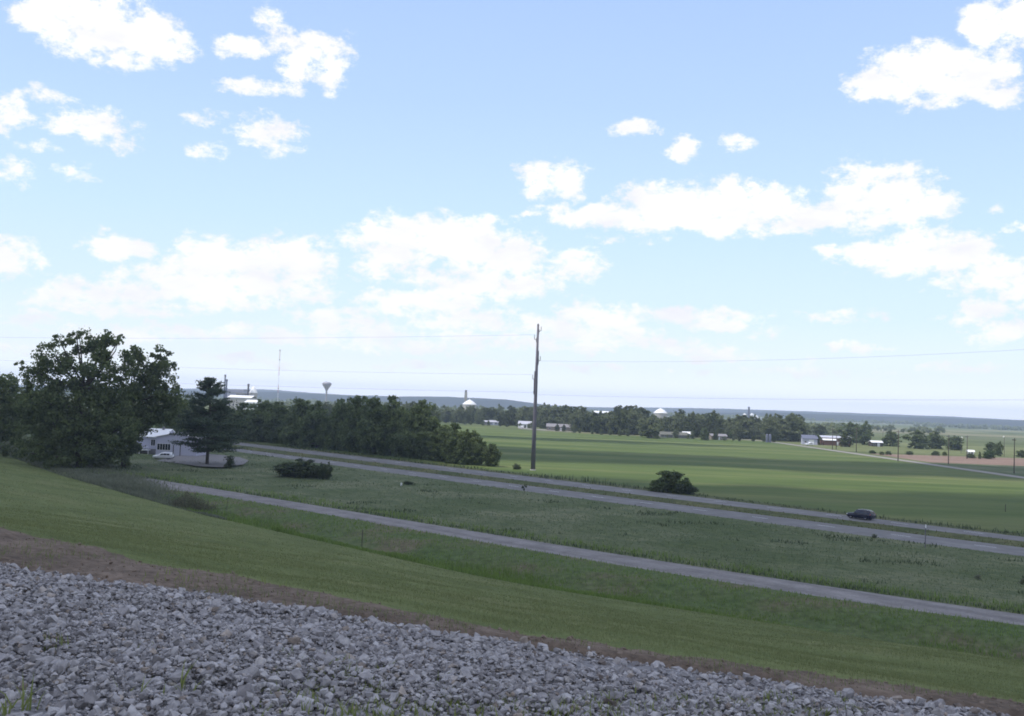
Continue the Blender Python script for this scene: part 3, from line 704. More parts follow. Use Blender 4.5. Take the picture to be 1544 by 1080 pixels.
for px, by, ty, w, lab in [(1316,684,679,12,'low bush by the lane right of the red building'),(1339,686,680,12,'low bush under the round dark tree'),(1371,686,680,14,'low bush left of the pasture pair'),(1410,687,680,14,'low bush below the pasture pair'),(1424,687,681,9,'low bush beside the pole below the pasture pair'),(1463,691,684,16,'low bush in front of the small white shed'),(1477,692,681,5,'narrow dark juniper right of the small white shed'),(1490,692,680,22,'pale green bush in front of the small trees'),(1330,686,681,10,'low bush near the white roofed shed')]:
    one(px, by, ty, w, lab, M['leaf_light'] if 'pale' in lab or 'lane' in lab else M['leaf_mid'], 3, 'low_bush')
# shrubs of the meadow and verge
def shrub(px, by, ty, w, label, mat, seed, n=3500, name='shrub', leaf=.045, z0=.02, deep=1.0):
    x, y = site(px, by); hh = (by-ty)/FPX*y; ww = w/FPX*y; q_ = random.Random(seed); L = []
    for i in range(8):
        r_ = q_.uniform(.22, .32); L.append((q_.uniform(-.5, .5)*(1-r_)*.9, q_.uniform(-.3, .3), q_.uniform(.2, 1-r_*1.0), r_, r_, r_*q_.uniform(.8, 1.1)))
    L += [(-.2, 0, .22, .30, .35, .26), (.2, 0, .22, .30, .35, .26), (0, 0, .35, .34, .35, .34)]
    t = make_tree(name, label, 'shrub', L, int(n*1.15), 120, leaf*.75, mat, seed, (x, y, gz(x, y)-.05), 0, (ww, ww*deep, hh), .02, .8)
    return t
shrub(444,720,691,56,'broad dark cedar shrub on the left of the meadow clump', M['cedar'], 201, 5200, 'cedar_shrub')
shrub(470,722,693,44,'middle dark cedar shrub of the meadow clump', M['cedar'], 202, 4200, 'cedar_shrub')
shrub(489,724,692,24,'narrow upright cedar shrub on the right of the meadow clump', M['cedar'], 203, 3000, 'cedar_shrub')
shrub(1007,742,706,56,'rounded green bush on the highway verge in the crop field edge', M['leaf_mid'], 204, 5200, 'bush')
shrub(1034,745,726,34,'low trailing bush right of the rounded verge bush', M['weed_dark'], 205, 2200, 'bush')
shrub(779,708,697,14,'small round dark bush left of the utility pole foot', M['cedar'], 206, 1600, 'bush')
shrub(346,705,683,18,'small dark bush on the driveway right of the pine', M['weed_dark'], 207, 1500, 'bush')
shrub(1318,811,804,9,'dark weed clump at the nearer edge of the highway', M['weed_grey'], 208, 700, 'weed_clump', .07)
x, y = site(283, 762); t = thing('scrub', 'scrubby brownish upright weeds at the foot of the mown slope beside the gravel road', 'shrub', (x, y, gz(x, y)-.05))
mb = MB()
for k in range(26):
    a, b, hh = random.gauss(0, 1.9), random.gauss(0, 1.2), random.uniform(1.1, 2.7); mb.tube([(a, b, -.1), (a+random.gauss(0, .15), b, hh*.6), (a+random.gauss(0, .3), b, hh)], [.035, .025, .01], 4)
mb.build('stem', M['bark'], t)
n = 2600; q_ = np.random.default_rng(4); cx_, cy_ = q_.normal(0, 1.9, n), q_.normal(0, 1.2, n); hz_ = (2.3*np.exp(-(cx_/3.2)**2)*(.5+fbm(cx_*1.3+20, cy_*.8+20, 3)))*q_.uniform(.05, 1, n)**.8
V, F = leaf_cards(np.stack([cx_, cy_, hz_], 1), np.stack([q_.normal(0, 1, n), q_.normal(0, 1, n), 0*cx_], 1), .13, .4); link('leaves', np_mesh('leaves', V, F), M['weed_scrub'], t)
shrub(1474,874,864,9,'small brownish weed standing in the meadow at right', M['weed_grey'], 210, 500, 'weed_plant', .07)
shrub(1541,880,870,10,'small dark weed at the right edge of the meadow', M['weed_grey'], 211, 500, 'weed_plant', .07)
# sapling by the gravel road
x, y = site(790, 747); t = thing('sapling', 'tiny dark sapling on the near edge of the highway', 'sapling', (x, y, gz(x, y)))
MB().tube([(0, 0, -.1), (.03, 0, .9), (0, .02, 1.9)], [.035, .028, .012], 6).build('stem', M['bark'], t)
C, O = crown_points([(-.22, 0, 1.55, .28, .25, .35), (.25, .1, 1.75, .25, .25, .32), (0, -.1, 1.1, .18, .18, .25)], 420, 24, 5); V, F = leaf_cards(C, O, .09); link('leaves', np_mesh('leaves', V, F), M['cedar'], t)

# far woods on the plain: one mass nobody could count
C = []; O = []
q2 = np.random.default_rng(5)
def wood(px0, px1, d0, d1, n, h):
    for _ in range(n):
        d = q2.uniform(d0, d1); x, y = far(q2.uniform(px0, px1), d); r_ = h*q2.uniform(.3, .6)
        e = q2.normal(size=(16, 3)); e /= np.linalg.norm(e, axis=1)[:, None]; e[:, 2] = np.abs(e[:, 2])
        C.append(np.array([x, y, r_*.6]) + e*np.array([r_, r_, r_])*q2.uniform(.5, 1.05, (16, 1))); O.append(e)
for a in [(250, 640, 2700, 2760, 90, 13), (420, 600, 1900, 1960, 70, 13), (640, 960, 1500, 1700, 120, 13), (820, 1120, 2500, 2600, 160, 13), (960, 1330, 3000, 3100, 190, 13), (1180, 1430, 1250, 1290, 60, 10), (1300, 1600, 2900, 2960, 170, 13), (1380, 1560, 2300, 2340, 80, 10), (1200, 1300, 900, 960, 50, 12), (-150, 330, 2000, 2100, 120, 13), (300, 520, 1250, 1500, 60, 11)]: wood(*a)
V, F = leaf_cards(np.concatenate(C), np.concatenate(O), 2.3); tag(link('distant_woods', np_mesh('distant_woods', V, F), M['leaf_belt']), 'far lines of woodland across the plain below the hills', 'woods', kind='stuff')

# ------------------------------------------------------------------ utility pole and wires
bx, by = site(803.5, 709.5); HP = height_of(811.5, 490, by)
pole = thing('transmission_pole', 'very tall tapering grey pole standing beside the highway', 'utility pole', (bx, by, gz(bx, by)))
def pole_at(f): return HP*f
MB().tube([(0, 0, -.3), (0, 0, HP*.33), (0, 0, HP*.66), (0, 0, HP)], [.60, .49, .38, .26], 16).build('shaft', M['steel_pole'], pole, smooth=True)
MB().lathe([(.0, HP+.32), (.12, HP+.3), (.27, HP+.05), (.27, HP-.1)], 12).build('cap', M['dark_steel'], pole)
MB().lathe([(.75, -.3), (.75, .22), (.70, .28), (.0, .28)], 16).build('base_collar', M['concrete'], pole)
attach = []
for (f, side) in ((.905, -1), (.76, 1), (.63, -1), (.965, 1)):
    z = HP*f; r0 = .60-.34*f
    mb = MB(); mb.tube([(side*r0*.8, 0, z-.5), (side*(r0+.55), 0, z-.1)], [.09, .07], 8); mb.box(min(side*r0, side*(r0+.08)), max(side*r0, side*(r0+.08)), -.16, .16, z-1.0, z+.2)
    br = mb.build('bracket', M['dark_steel'], pole)
    prof = [(.05, 0)]
    for k in range(9): prof += [(.05, .12*k+.02), (.13, .12*k+.06), (.05, .12*k+.10)]
    prof += [(0.0, 1.15)]
    MB().lathe(prof, 10, (side*(r0+.55), 0, z-.15)).build('insulator', M['porcelain'], br)
    attach.append((bx+side*(r0+.55), by, gz(bx, by)+z+1.0))
mb = MB(); z = HP*.66
mb.tube([(-.46, -.16, HP*.52), (-.50, -.12, HP*.60), (-.42, -.12, HP*.68)], .12, 8); mb.box(-.62, -.32, -.2, .2, HP*.53, HP*.545)
mb.build('conduit', M['dark_steel'], pole)
MB().tube([(.30, .1, HP*.72), (.42, .1, HP*.74), (.36, .1, HP*.82)], .10, 8).build('riser', M['dark_steel'], pole)
mb = MB()
for k in range(20): mb.tube([(-.58+.012*k, 0, 2.5+k*.6), (-.86+.012*k, 0, 2.5+k*.6)], .025, 5)
mb.build('step_bolts', M['dark_steel'], pole)
def wire(a, b, sag, label, r_=.022):
    a, b = Vector(a), Vector(b); pts = []
    for k in range(33):
        t_ = k/32; p_ = a.lerp(b, t_); p_.z -= sag*4*t_*(1-t_); pts.append(p_)
    tag(MB().tube(pts, r_, 5).build('wire', M['wire'], None, smooth=True), label, 'wire', 'wires strung from the tall pole')
right, left = (236, 133), (-250, 330)
def zr(px, py): 
    # height where the span crosses the bearing of px
    d = bearing(px, py); s = d.x/d.y; t_ = (s*by-bx)/((right[0]-bx)-s*(right[1]-by)); yy = by+t_*(right[1]-by); return EYE+d.z/d.y*yy, t_
z0 = gz(bx, by)
def span_right(py0, survey, label):
    # a hanging span through three surveyed heights
    zf = height_of(806, py0, by); (za, ta), (zb_, tb) = zr(*survey[0]), zr(*survey[1])
    A_ = np.array([[ta, -4*ta*(1-ta)], [tb, -4*tb*(1-tb)]]); k_ = np.linalg.solve(A_, np.array([za-zf, zb_-zf]))
    wire((bx+.6, by, zf), (right[0], right[1], zf+k_[0]), k_[1], label, .017)
span_right(544, ((1040, 545), (1544, 527)), 'upper wire running right from the tall pole across the clouds')
span_right(595, ((1180, 602), (1544, 603)), 'lowest wire running right from the tall pole just above the hills')
wire(attach[0], (left[0], left[1], 31.5), 1.5, 'upper wire running left from near the top of the tall pole', .017)
wire(attach[2], (left[0], left[1], 27.0), 1.8, 'middle wire running left from the tall pole', .017)
wire((bx-.6, by, height_of(806, 592, by)), (left[0], left[1], 20.5), 1.0, 'lowest wire running left from the tall pole just above the hills', .017)

# wooden poles along the lane and the farmyard
UG = 'wooden utility poles along the lane'
wp = None; tops = []
for px, by_, ty, lab in [(1255,678,646,'wooden pole in front of the red building'),(1291,682,645,'wooden pole at the right end of the red building'),(1354,696,649,'wooden pole between the round tree and the pasture pair'),(1430,700,656,'wooden pole left of the single rounded tree'),(1529,714,661,'nearest wooden pole by the right edge of the photo'),(1458,692,657,'thin wooden pole behind the small white shed'),(1261,678,650,'shorter wooden pole beside the pole at the red building')]:
    x, y = site(px, by_); hh = (by_-ty)/FPX*y
    if wp is None:
        wp = thing('utility_pole', lab, 'utility pole', (x, y, 0), R(35), UG, (1, 1, hh/10))
        MB().tube([(0, 0, -.3), (0, 0, 5), (0, 0, 10)], [.19, .16, .12], 8).build('post', M['wood_pole'], wp, smooth=True)
        MB().box(-1.2, 1.2, .13, .25, 9.35, 9.5).build('crossarm', M['wood_pole'], wp)
        for k in (-1.05, -.4, .4, 1.05): MB().lathe([(.03, 0), (.07, .06), (.04, .12), (.07, .17), (.0, .24)], 8, (k, .19, 9.5)).build('insulator', M['porcelain'], wp)
        o = wp
    else: o = dup(wp, (x, y, 0), R(35), (1, 1, hh/10), lab, UG)
    tops.append((x, y, hh))
seq = [tops[0], tops[1], tops[2], tops[3], tops[4]]
for a, b, lab in zip(seq[:-1], seq[1:], ['thin wire between the two poles at the red building', 'thin wire from the red building toward the round tree', 'thin wire above the pasture pair of trees', 'thin wire between the last two poles at right']):
    o = wire((a[0], a[1], a[2]*.97), (b[0], b[1], b[2]*.97), .7, lab, .02)
wire((seq[4][0], seq[4][1], seq[4][2]*.97), (190, 190, 9), .6, 'thin wire leaving the nearest lane pole to the right', .02)
# yard lamps
lp = None
for px, by_, ty, lab in [(1449,684,659,'white headed yard lamp right of the single rounded tree'),(1514,689,658,'white headed yard lamp left of the nearest wooden pole'),(1331,672,648,'white headed yard lamp above the white roofed shed')]:
    x, y = site(px, by_); hh = (by_-ty)/FPX*y
    if lp is None:
        lp = thing('yard_lamp', lab, 'lamp post', (x, y, 0), 0, 'white headed yard lamps', (1, 1, hh/9))
        MB().tube([(0, 0, -.2), (0, 0, 8.6)], [.12, .08], 8).build('post', M['wood_pole'], lp)
        MB().tube([(0, 0, 8.2), (.0, -.5, 8.7), (0, -.9, 8.8)], .04, 6).build('arm', M['steel_pole'], lp)
        MB().lathe([(.05, .45), (.22, .35), (.42, .0), (.25, -.15), (0, -.18)], 12, (0, -.9, 8.6)).build('lamp_head', M['white'], lp, smooth=True)
    else: dup(lp, (x, y, 0), px*.5, (1, 1, hh/9), lab)

# small posts in the grass
def post(px, by_, ty, r_, mat, name, label, cat, cap=None):
    x, y = site(px, by_); z = gz(x, y); hh = (by_-ty)/FPX*y; t = thing(name, label, cat, (x, y, z))
    MB().box(-r_, r_, -r_, r_, -.3, hh).build('post', mat, t, bevel=r_*.2)
    if cap: MB().box(-r_*1.5, r_*1.5, -r_*1.4-.004, -r_*1.05, hh-.5, hh-.05).build('reflector', cap, t)
    else: MB().box(-r_*1.05, r_*1.05, -r_*1.05, r_*1.05, hh+.003, hh+.05).build('cap', mat, t)
post(546, 816, 789, .045, M['dark_wood'], 'wooden_stake', 'thin dark stake standing in the ditch grass below the gravel road', 'stake')
post(1395, 826, 791, .05, M['steel_pole'], 'marker_post', 'thin grey marker post at the near edge of the highway', 'post', M['trim'])
post(1516, 772, 761, .05, M['dark_wood'], 'field_stake', 'short dark stake in the crop field near the right edge', 'stake')
x, y = site(605, 733); t = thing('cable_pedestal', 'small white pedestal half hidden by weeds in the meadow', 'pedestal', (x, y, gz(x, y)))
MB().box(-.15, .15, -.12, .12, -.1, .5).build('housing', M['trim'], t, bevel=.03); MB().box(-.17, .17, -.14, .14, .502, .58).build('lid', M['trim'], t, bevel=.03)
shrub(616, 731, 724, 16, 'dark weed clump behind the small white pedestal', M['weed_dark'], 220, 700, 'weed_clump', .07)

# ------------------------------------------------------------------ buildings
def opening(mb_, x0, x1, z0, z1, y): return mb_.box(x0, x1, y-.05, y, z0, z1)
def window(parent, x0, x1, z0, z1, y, bars=1, frame=True):
    w = MB().box(x0, x1, y-.035, y+.02, z0, z1).build('window', M['glass'], parent)
    if frame:
        mb = MB(); e = .09
        mb.box(x0-e, x0-.002, y-.07, y+.02, z0-e, z1+e); mb.box(x1+.002, x1+e, y-.07, y+.02, z0-e, z1+e); mb.box(x0-.001, x1+.001, y-.068, y+.02, z0-e, z0-.002); mb.box(x0-.001, x1+.001, y-.068, y+.02, z1+.002, z1+e)
        for k in range(bars): c_ = x0+(x1-x0)*(k+1)/(bars+1); mb.box(c_-.035, c_+.035, y-.06, y-.037, z0, z1)
        mb.build('frame', M['trim'], w)
    return w
def gable_roof(w, d, z, rise, over=.4, th=.18, along='x'):
    """ridge along x, centred"""
    mb = MB(); a = d/2+over; L = w/2+over
    sl = rise/(d/2); drop = sl*over
    out = [(-a, z-drop), (0, z+rise), (a, z-drop), (a, z-drop+th), (0, z+rise+th), (-a, z-drop+th)]
    n = 6; vs = [(-L, y_, z_) for y_, z_ in out] + [(L, y_, z_) for y_, z_ in out]
    fs = [(0, 1, 4, 5), (1, 2, 3, 4), (6, 11, 10, 7), (7, 10, 9, 8)] + [(i, i+6, (i+1) % 6+6, (i+1) % 6) for i in range(6)]
    mb.add(vs, fs)
    if along == 'y': mb.v = [(-y_, x_, z_) for x_, y_, z_ in mb.v]
    return mb
def gable_walls(w, d, h, rise, along='x'):
    mb = MB(); out = [(-d/2, -.2), (d/2, -.2), (d/2, h), (0, h+rise-.02), (-d/2, h)]
    vs = [(-w/2, y_, z_) for y_, z_ in out] + [(w/2, y_, z_) for y_, z_ in out]
    mb.add(vs, [(0, 1, 2, 3, 4), (9, 8, 7, 6, 5)] + [(i, i+5, (i+1) % 5+5, (i+1) % 5) for i in range(5)])
    if along == 'y': mb.v = [(-y_, x_, z_) for x_, y_, z_ in mb.v]
    return mb

# the house by the driveway
hx, hy = site(264, 688); s = hy/FPX
house = thing('house', 'pale lavender house with white roof beside the gravel driveway', 'house', (hx, hy+.5, 0), R(-3))
gw, gd = 62*s, 9.5
g = gable_walls(gd, gw, 4.9, 1.15, 'y'); g.v = [(x_, y_+gd/2, z_) for x_, y_, z_ in g.v]; g.build('wall', M['siding'], house)
g = gable_roof(gd, gw, 4.93, 1.15, .35, .16, 'y'); g.v = [(x_, y_+gd/2, z_) for x_, y_, z_ in g.v]; g.build('roof', M['roof_pale'], house)
mw, md, mx_ = 13.5, 9.0, -gw/2-5.6
g = gable_walls(mw, md, 4.75, 1.9); g.v = [(x_+mx_, y_+md/2+2.2, z_) for x_, y_, z_ in g.v]; g.build('wall', M['siding'], house)
g = gable_roof(mw, md, 4.78, 1.9, .45, .17); g.v = [(x_+mx_, y_+md/2+2.2, z_) for x_, y_, z_ in g.v]; rf = g.build('roof', M['roof_pale'], house)
MB().box(-gw/2-1.0, -gw/2-.4, 6.0, 6.6, 5.4, 7.3).build('chimney', M['foundation'], rf)
MB().box(mx_-mw/2-.05, -gw/2-.06, 2.12, 2.19, -.1, 1.5).build('foundation', M['foundation'], house)
for ch_ in house.children:
    if ch_.name.startswith('roof'): ch_.data.materials.clear(); ch_.data.materials.append(M['white'])
window(house, -gw/2+.35, -gw/2+3.9, 1.5, 3.1, -.01, 4)
window(house, -gw/2-2.3, -gw/2-1.2, 2.4, 4.0, 2.19)
window(house, -gw/2-8.6, -gw/2-6.8, 2.4, 3.9, 2.19)
for x0, x1 in ((-.6, 1.05), (1.25, 4.6)):
    d_ = MB().box(x0, x1, -.06, .02, .02, 2.75).build('garage_door' if x1 > 2 else 'door', M['siding'], house)
    MB().box(x0-.22, x0-.003, -.09, .02, .02, 2.9).build('jamb', M['dark_wood'], d_)
MB().box(mx_-mw/2+.5, mx_+mw/2-3.4, .2, 2.1, 1.15, 1.32).build('porch', M['trim'], house)
mb = MB(); x0, x1 = mx_-mw/2+.5, mx_+mw/2-3.4
for k in range(22): xx = x0+(x1-x0)*k/21; mb.box(xx-.03, xx+.03, .22, .28, 1.323, 2.15)
mb.box(x0, x1, .2, .3, 2.153, 2.25); mb.build('porch_rail', M['trim'], house)
mb = MB()
for k in range(5): xx = x0+(x1-x0)*k/4; mb.box(xx-.07, xx+.07, .35, .5, -.1, 1.148)
mb.build('porch_post', M['trim'], house)

def simple_building(name, label, cat, loc, rz, w, d, h, rise, wall, roof, wins=(), door=None, group=None):
    b = thing(name, label, cat, loc, rz, group)
    gable_walls(w, d, h, rise).build('wall', wall, b); gable_roof(w, d, h+.02, rise, .4, .16).build('roof', roof, b)
    for (x0, x1, z0, z1) in wins: window(b, x0, x1, z0, z1, -d/2, 1, True)
    if door: MB().box(door[0], door[1], -d/2-.06, -d/2+.02, 0, door[2]).build('door', M['trim'] if wall is not M['white'] else M['dark_wood'], b)
    return b
x, y = far(734, 812); simple_building('shed', 'small pale roofed shed left of the utility pole at the tree belt', 'shed', (x, y, 0), R(12), 4.5, 4, 2.3, .9, M['tan'], M['roof_pale'], [(-1.5, -.6, .9, 1.8)], (.3, 1.4, 2))
x, y = far(745, 806); simple_building('cottage', 'low cottage with pale grey roof right of the small shed', 'house', (x, y, 0), R(6), 7.5, 6, 2.4, 1.2, M['siding'], M['roof_pale'], [(-2.8, -1.6, .9, 1.9), (1.2, 2.4, .9, 1.9)], (-.5, .5, 2))
x, y = far(794, 752); simple_building('farmhouse', 'white farmhouse with grey roof just left of the utility pole', 'house', (x, y, 0), R(-8), 10.5, 7, 2.9, 1.9, M['white'], M['roof_pale'], [(-4, -2.6, 1, 2.2), (1.5, 3, 1, 2.2)], (-.6, .5, 2.1))
x, y = far(844, 706); simple_building('long_barn', 'long low building with grey roof right of the utility pole', 'barn', (x, y, 0), R(-4), 17, 8, 2.6, 1.9, M['tan'], M['roof_grey'], [(-7, -5.6, .9, 1.9), (-3, -1.2, .9, 1.9), (4, 5.4, .9, 1.9)], (1, 2.3, 2.1))
x, y = far(1016, 628); simple_building('long_shed', 'long low olive roofed shed at the far edge of the crop field', 'shed', (x, y, 0), R(2), 17, 8, 1.9, 1.6, M['foundation'], M['roof_olive'], [(-6, -4.5, .7, 1.5), (2, 4, .7, 1.5)], (-1, .4, 1.8))
x, y = far(1038, 632); simple_building('small_barn', 'small barn with bright white roof behind the olive roofed shed', 'barn', (x, y, 0), R(-5), 6.4, 6, 2.6, 1.3, M['tan'], M['white'], [(-2, -1, .9, 1.8)], (.5, 1.8, 2))
x, y = far(1083, 622); simple_building('tan_house', 'tan walled house with dark roof at the field edge', 'house', (x, y, 0), R(8), 10, 6.5, 2.3, 1.2, M['tan'], M['roof_grey'], [(-4, -2.8, .9, 1.8), (1.5, 3, .9, 1.8)], (-.6, .4, 2))
x, y = far(1221, 592); simple_building('grey_barn', 'blue grey barn with dark roof left of the red building', 'barn', (x, y, 0), R(-10), 8.5, 7, 3.6, 1.9, M['siding'], M['tank_blue'], [(-3, -2, 1.2, 2.2)], (-.5, 2.4, 3))
x, y = far(1259, 598); rb = simple_building('red_building', 'dull red building with white roof edges behind the wooden poles', 'building', (x, y, 0), R(-6), 17.4, 9, 4.4, 1.0, M['brick'], M['roof_pale'], [(-7.6, -6.4, 1, 2.2), (2, 3.6, 1, 2.2), (5.5, 7, 1, 2.2)], (.2, 1.4, 2.2))
g = gable_roof(7.5, 5, 3.0, .7, .3, .2); g.v = [(x_-4.5, y_-6.8, z_) for x_, y_, z_ in g.v]; g.build('porch_roof', M['white'], rb)
g = gable_walls(7.2, 4.6, 2.98, .6); g.v = [(x_-4.5, y_-6.8, z_) for x_, y_, z_ in g.v]; g.build('annex_wall', M['brick'], rb)
x, y = far(1321, 606); simple_building('open_shed', 'dark shed with bright white roof left of the round dark tree', 'shed', (x, y, 0), R(3), 6.6, 5, 2.4, .9, M['dark_wood'], M['white'], [(-2.4, -1.2, .8, 1.7)], (0, 1.6, 2))
x, y = far(1464, 522); simple_building('white_shed', 'tiny white shed alone in the pasture behind the bushes', 'shed', (x, y, 0), R(-15), 3.1, 2.6, 1.5, .7, M['white'], M['white'], [(-1.1, -.5, .6, 1.1)], (.2, .9, 1.4))
x, y = far(908, 1500); simple_building('warehouse', 'long white roofed warehouse showing above the belt right of the utility pole', 'warehouse', (x, y, 0), R(-4), 26, 24, 9.5, 2.6, M['white'], M['white'], [(-8, -5, 4, 6), (3, 6, 4, 6)], (-2, 2, 5))
for k in range(34):
    px = 690 + 480*(k+q.uniform(.1, .9))/34; dd = float(np.interp(px, [640, 700, 760, 830, 900, 1000, 1100, 1212], [830, 785, 770, 700, 636, 622, 612, 612])); hh = q.uniform(2.2, 6.0)
    x, y = far(px, dd+q.uniform(-6, 4)); t = dup(bp_[q.randrange(7)], (x, y, 0), q.uniform(0, 6), (hh*.9, hh*.9, hh), 'low shrub before the tree belt at the far edge of the crop field', 'shrubs along the far field edge'); t.name = 'field_shrub'; t['category'] = 'shrub'
# twin narrow tanks at the end of the belt
tk = None
for px, lab in ((1157.5, 'left one of two narrow blue grey tanks at the end of the belt'), (1162, 'right one of two narrow blue grey tanks at the end of the belt')):
    x, y = far(px, 604)
    if tk is None:
        tk = thing('upright_tank', lab, 'tank', (x, y, 0), 0, 'narrow blue grey tanks')
        MB().lathe([(.75, -.1), (.75, 4.4), (.45, 5.0), (.0, 5.1)], 14).build('shell', M['tank_blue'], tk, smooth=True)
        MB().lathe([(.82, 1.4), (.82, 1.6), (.76, 1.6)], 14).build('band', M['steel_pole'], tk)
        MB().tube([(.8, -.1, 0), (.8, -.1, 4.6)], .06, 6).build('ladder', M['dark_steel'], tk)
    else: dup(tk, (x, y, 0), .8, None, lab)

# white storage domes
def dome(px, depth, top, half_px, label):
    x, y = far(px, depth); H = height_of(px, top, depth); r_ = half_px/FPX*depth
    t = thing('storage_dome', label, 'dome', (x, y, 0), 0, 'white conical storage domes')
    MB().lathe([(r_*.97, -.2), (r_*.97, H-r_*.68)], 28).build('drum_wall', M['concrete'], t, smooth=True)
    MB().lathe([(r_*1.02, H-r_*.68), (r_*1.0, H-r_*.62), (r_*.55, H-r_*.24), (r_*.12, H-.1), (0, H)], 28).build('cone_roof', M['white'], t, smooth=True)
    MB().lathe([(r_*.07, H-.3), (r_*.07, H+.7), (0, H+.9)], 10).build('vent', M['trim'], t)
    return t
dome(708, 1000, 603, 10.5, 'white cone roofed storage dome left of the utility pole')
dome(996, 1000, 616, 10.5, 'white cone roofed storage dome right of the utility pole')
x, y = far(702, 1120); H = height_of(702, 588.5, 1120); t = thing('concrete_tower', 'slim grey tower with dark top standing behind the left storage dome', 'tower', (x, y, 0))
MB().box(-1.5, 1.5, -1.5, 1.5, -.2, H-2.2).build('shaft', M['concrete'], t); MB().box(-1.0, 1.0, -1.0, 1.0, H-2.197, H-.4).build('head_house', M['dark_steel'], t); MB().box(-1.2, 1.2, -1.2, 1.2, H-.397, H).build('cap', M['dark_steel'], t)

# water tower
x, y = far(492, 1500); H = height_of(492.5, 576, 1500); r_ = 6.9/FPX*1500; zb = height_of(492, 589, 1500)
t = thing('water_tower', 'grey water tower with a bulb on a slim stem above the tree row', 'water tower', (x, y, 0))
MB().lathe([(3.2, -.3), (1.9, 3), (1.25, 8), (1.25, zb-1), (1.7, zb+.5)], 18).build('stem', M['tank'], t, smooth=True)
MB().lathe([(1.7, zb+.5), (r_*.62, zb+(H-zb)*.38), (r_*.96, zb+(H-zb)*.62), (r_, zb+(H-zb)*.78), (r_*.9, zb+(H-zb)*.92), (r_*.5, H-.2), (0, H)], 22).build('tank', M['tank'], t, smooth=True)
MB().lathe([(r_*1.03, zb+(H-zb)*.74), (r_*1.05, zb+(H-zb)*.76), (r_*1.03, zb+(H-zb)*.78)], 22).build('catwalk', M['dark_steel'], t)
MB().lathe([(.5, H-.1), (.5, H+.6), (0, H+.8)], 8).build('vent', M['dark_steel'], t)
# radio mast
x, y = far(419, 1150); H = height_of(422, 527, 1150); t = thing('radio_mast', 'thin red and white radio mast rising high above the trees', 'radio mast', (x, y, 0))
for k in range(7):
    z0_, z1_ = H*k/7+.01, H*(k+1)/7-.01; mb = MB(); w = .28
    for a in range(3):
        c_, s_ = math.cos(a*2.094)*w, math.sin(a*2.094)*w; mb.tube([(c_, s_, z0_), (c_, s_, z1_)], .07, 5)
        c2, s2 = math.cos((a+1)*2.094)*w, math.sin((a+1)*2.094)*w
        for j in range(8): mb.tube([(c_, s_, z0_+(z1_-z0_)*j/8), (c2, s2, z0_+(z1_-z0_)*(j+1)/8)], .03, 4)
    mb.build('lattice_section', M['red'] if k % 2 == 0 else M['white'], t)
for f in (.36, .83, .985): MB().lathe([(0, -.6), (.65, -.4), (.65, .4), (0, .6)], 10, (0, 0, H*f)).build('antenna', M['dark_steel'], t)

# the factory behind the pine
def plant_at(px, depth): return far(px, depth)
D = 1050; g = D/FPX
def bld(name, label, px0, px1, ty, wall, roof, dd, flat=True, cat='building'):
    x0, y = far((px0+px1)/2, D+dd); w = (px1-px0)/FPX*(D+dd); H = height_of((px0+px1)/2, ty, D+dd)
    t = thing(name, label, cat, (x0, y, 0), R(-6)); MB().box(-w/2, w/2, -9, 9, -.2, H-.6).build('wall', wall, t)
    if flat: MB().box(-w/2-.4, w/2+.4, -9.4, 9.4, H-.597, H).build('roof', roof, t)
    else: gable_roof(w, 18, H-.59, 2.2, .5, .25).build('roof', roof, t)
    mb = MB()
    for k in range(6): xx = -w/2+w*(k+.5)/6; mb.box(xx-.7, xx+.7, -9.06, -8.98, H*.35, H*.5)
    mb.build('window_band', M['glass'], t); return t
bld('factory_hall', 'long grey factory hall with white roof behind the pine', 348, 384, 599, M['concrete'], M['white'], 0, False)
bld('factory_block', 'tall mauve grey factory block behind the long hall', 342, 362, 591, M['siding'], M['concrete'], 40)
bld('factory_block', 'dark windowed factory block left of the dark stack', 361, 372, 593, M['foundation'], M['concrete'], 32)
bld('factory_gallery', 'thin high conveyor gallery between the factory stacks', 344, 372, 587.5, M['siding'], M['roof_pale'], 60)
bld('loading_shed', 'low white roofed shed at the right foot of the factory', 374, 393, 606, M['white'], M['white'], -30, False)
for px, ty, rad, lab in [(338.3, 565, .75, 'tallest grey stack at the left of the factory'), (341, 572, .8, 'second grey stack close to the tallest factory stack'), (374, 579, .95, 'dark squat stack beside the white factory cone')]:
    x, y = far(px, D+25); H = height_of(px, ty, D+25); t = thing('factory_stack', lab, 'chimney', (x, y, 0), 0, 'factory stacks')
    MB().lathe([(rad*1.4, -.2), (rad*1.1, H*.4), (rad, H*.93)], 14).build('flue', M['dark_steel'] if px > 350 else M['tank_blue'], t, smooth=True)
    MB().lathe([(rad*1.25, H*.93), (rad*1.25, H), (rad*.8, H)], 14).build('rim', M['dark_steel'], t); MB().lathe([(rad*1.5, H*.6), (rad*1.5, H*.62), (rad, H*.62)], 14).build('platform', M['dark_steel'], t)
x, y = far(382, D+30); H = height_of(382, 582, D+30); t = thing('storage_cone', 'steep white cone roof beside the dark factory stack', 'dome', (x, y, 0))
MB().lathe([(4.4, -.2), (4.4, H-7.5)], 22).build('drum_wall', M['concrete'], t, smooth=True); MB().lathe([(4.6, H-7.5), (2.4, H-3), (.6, H-.2), (0, H)], 22).build('cone_roof', M['white'], t, smooth=True)
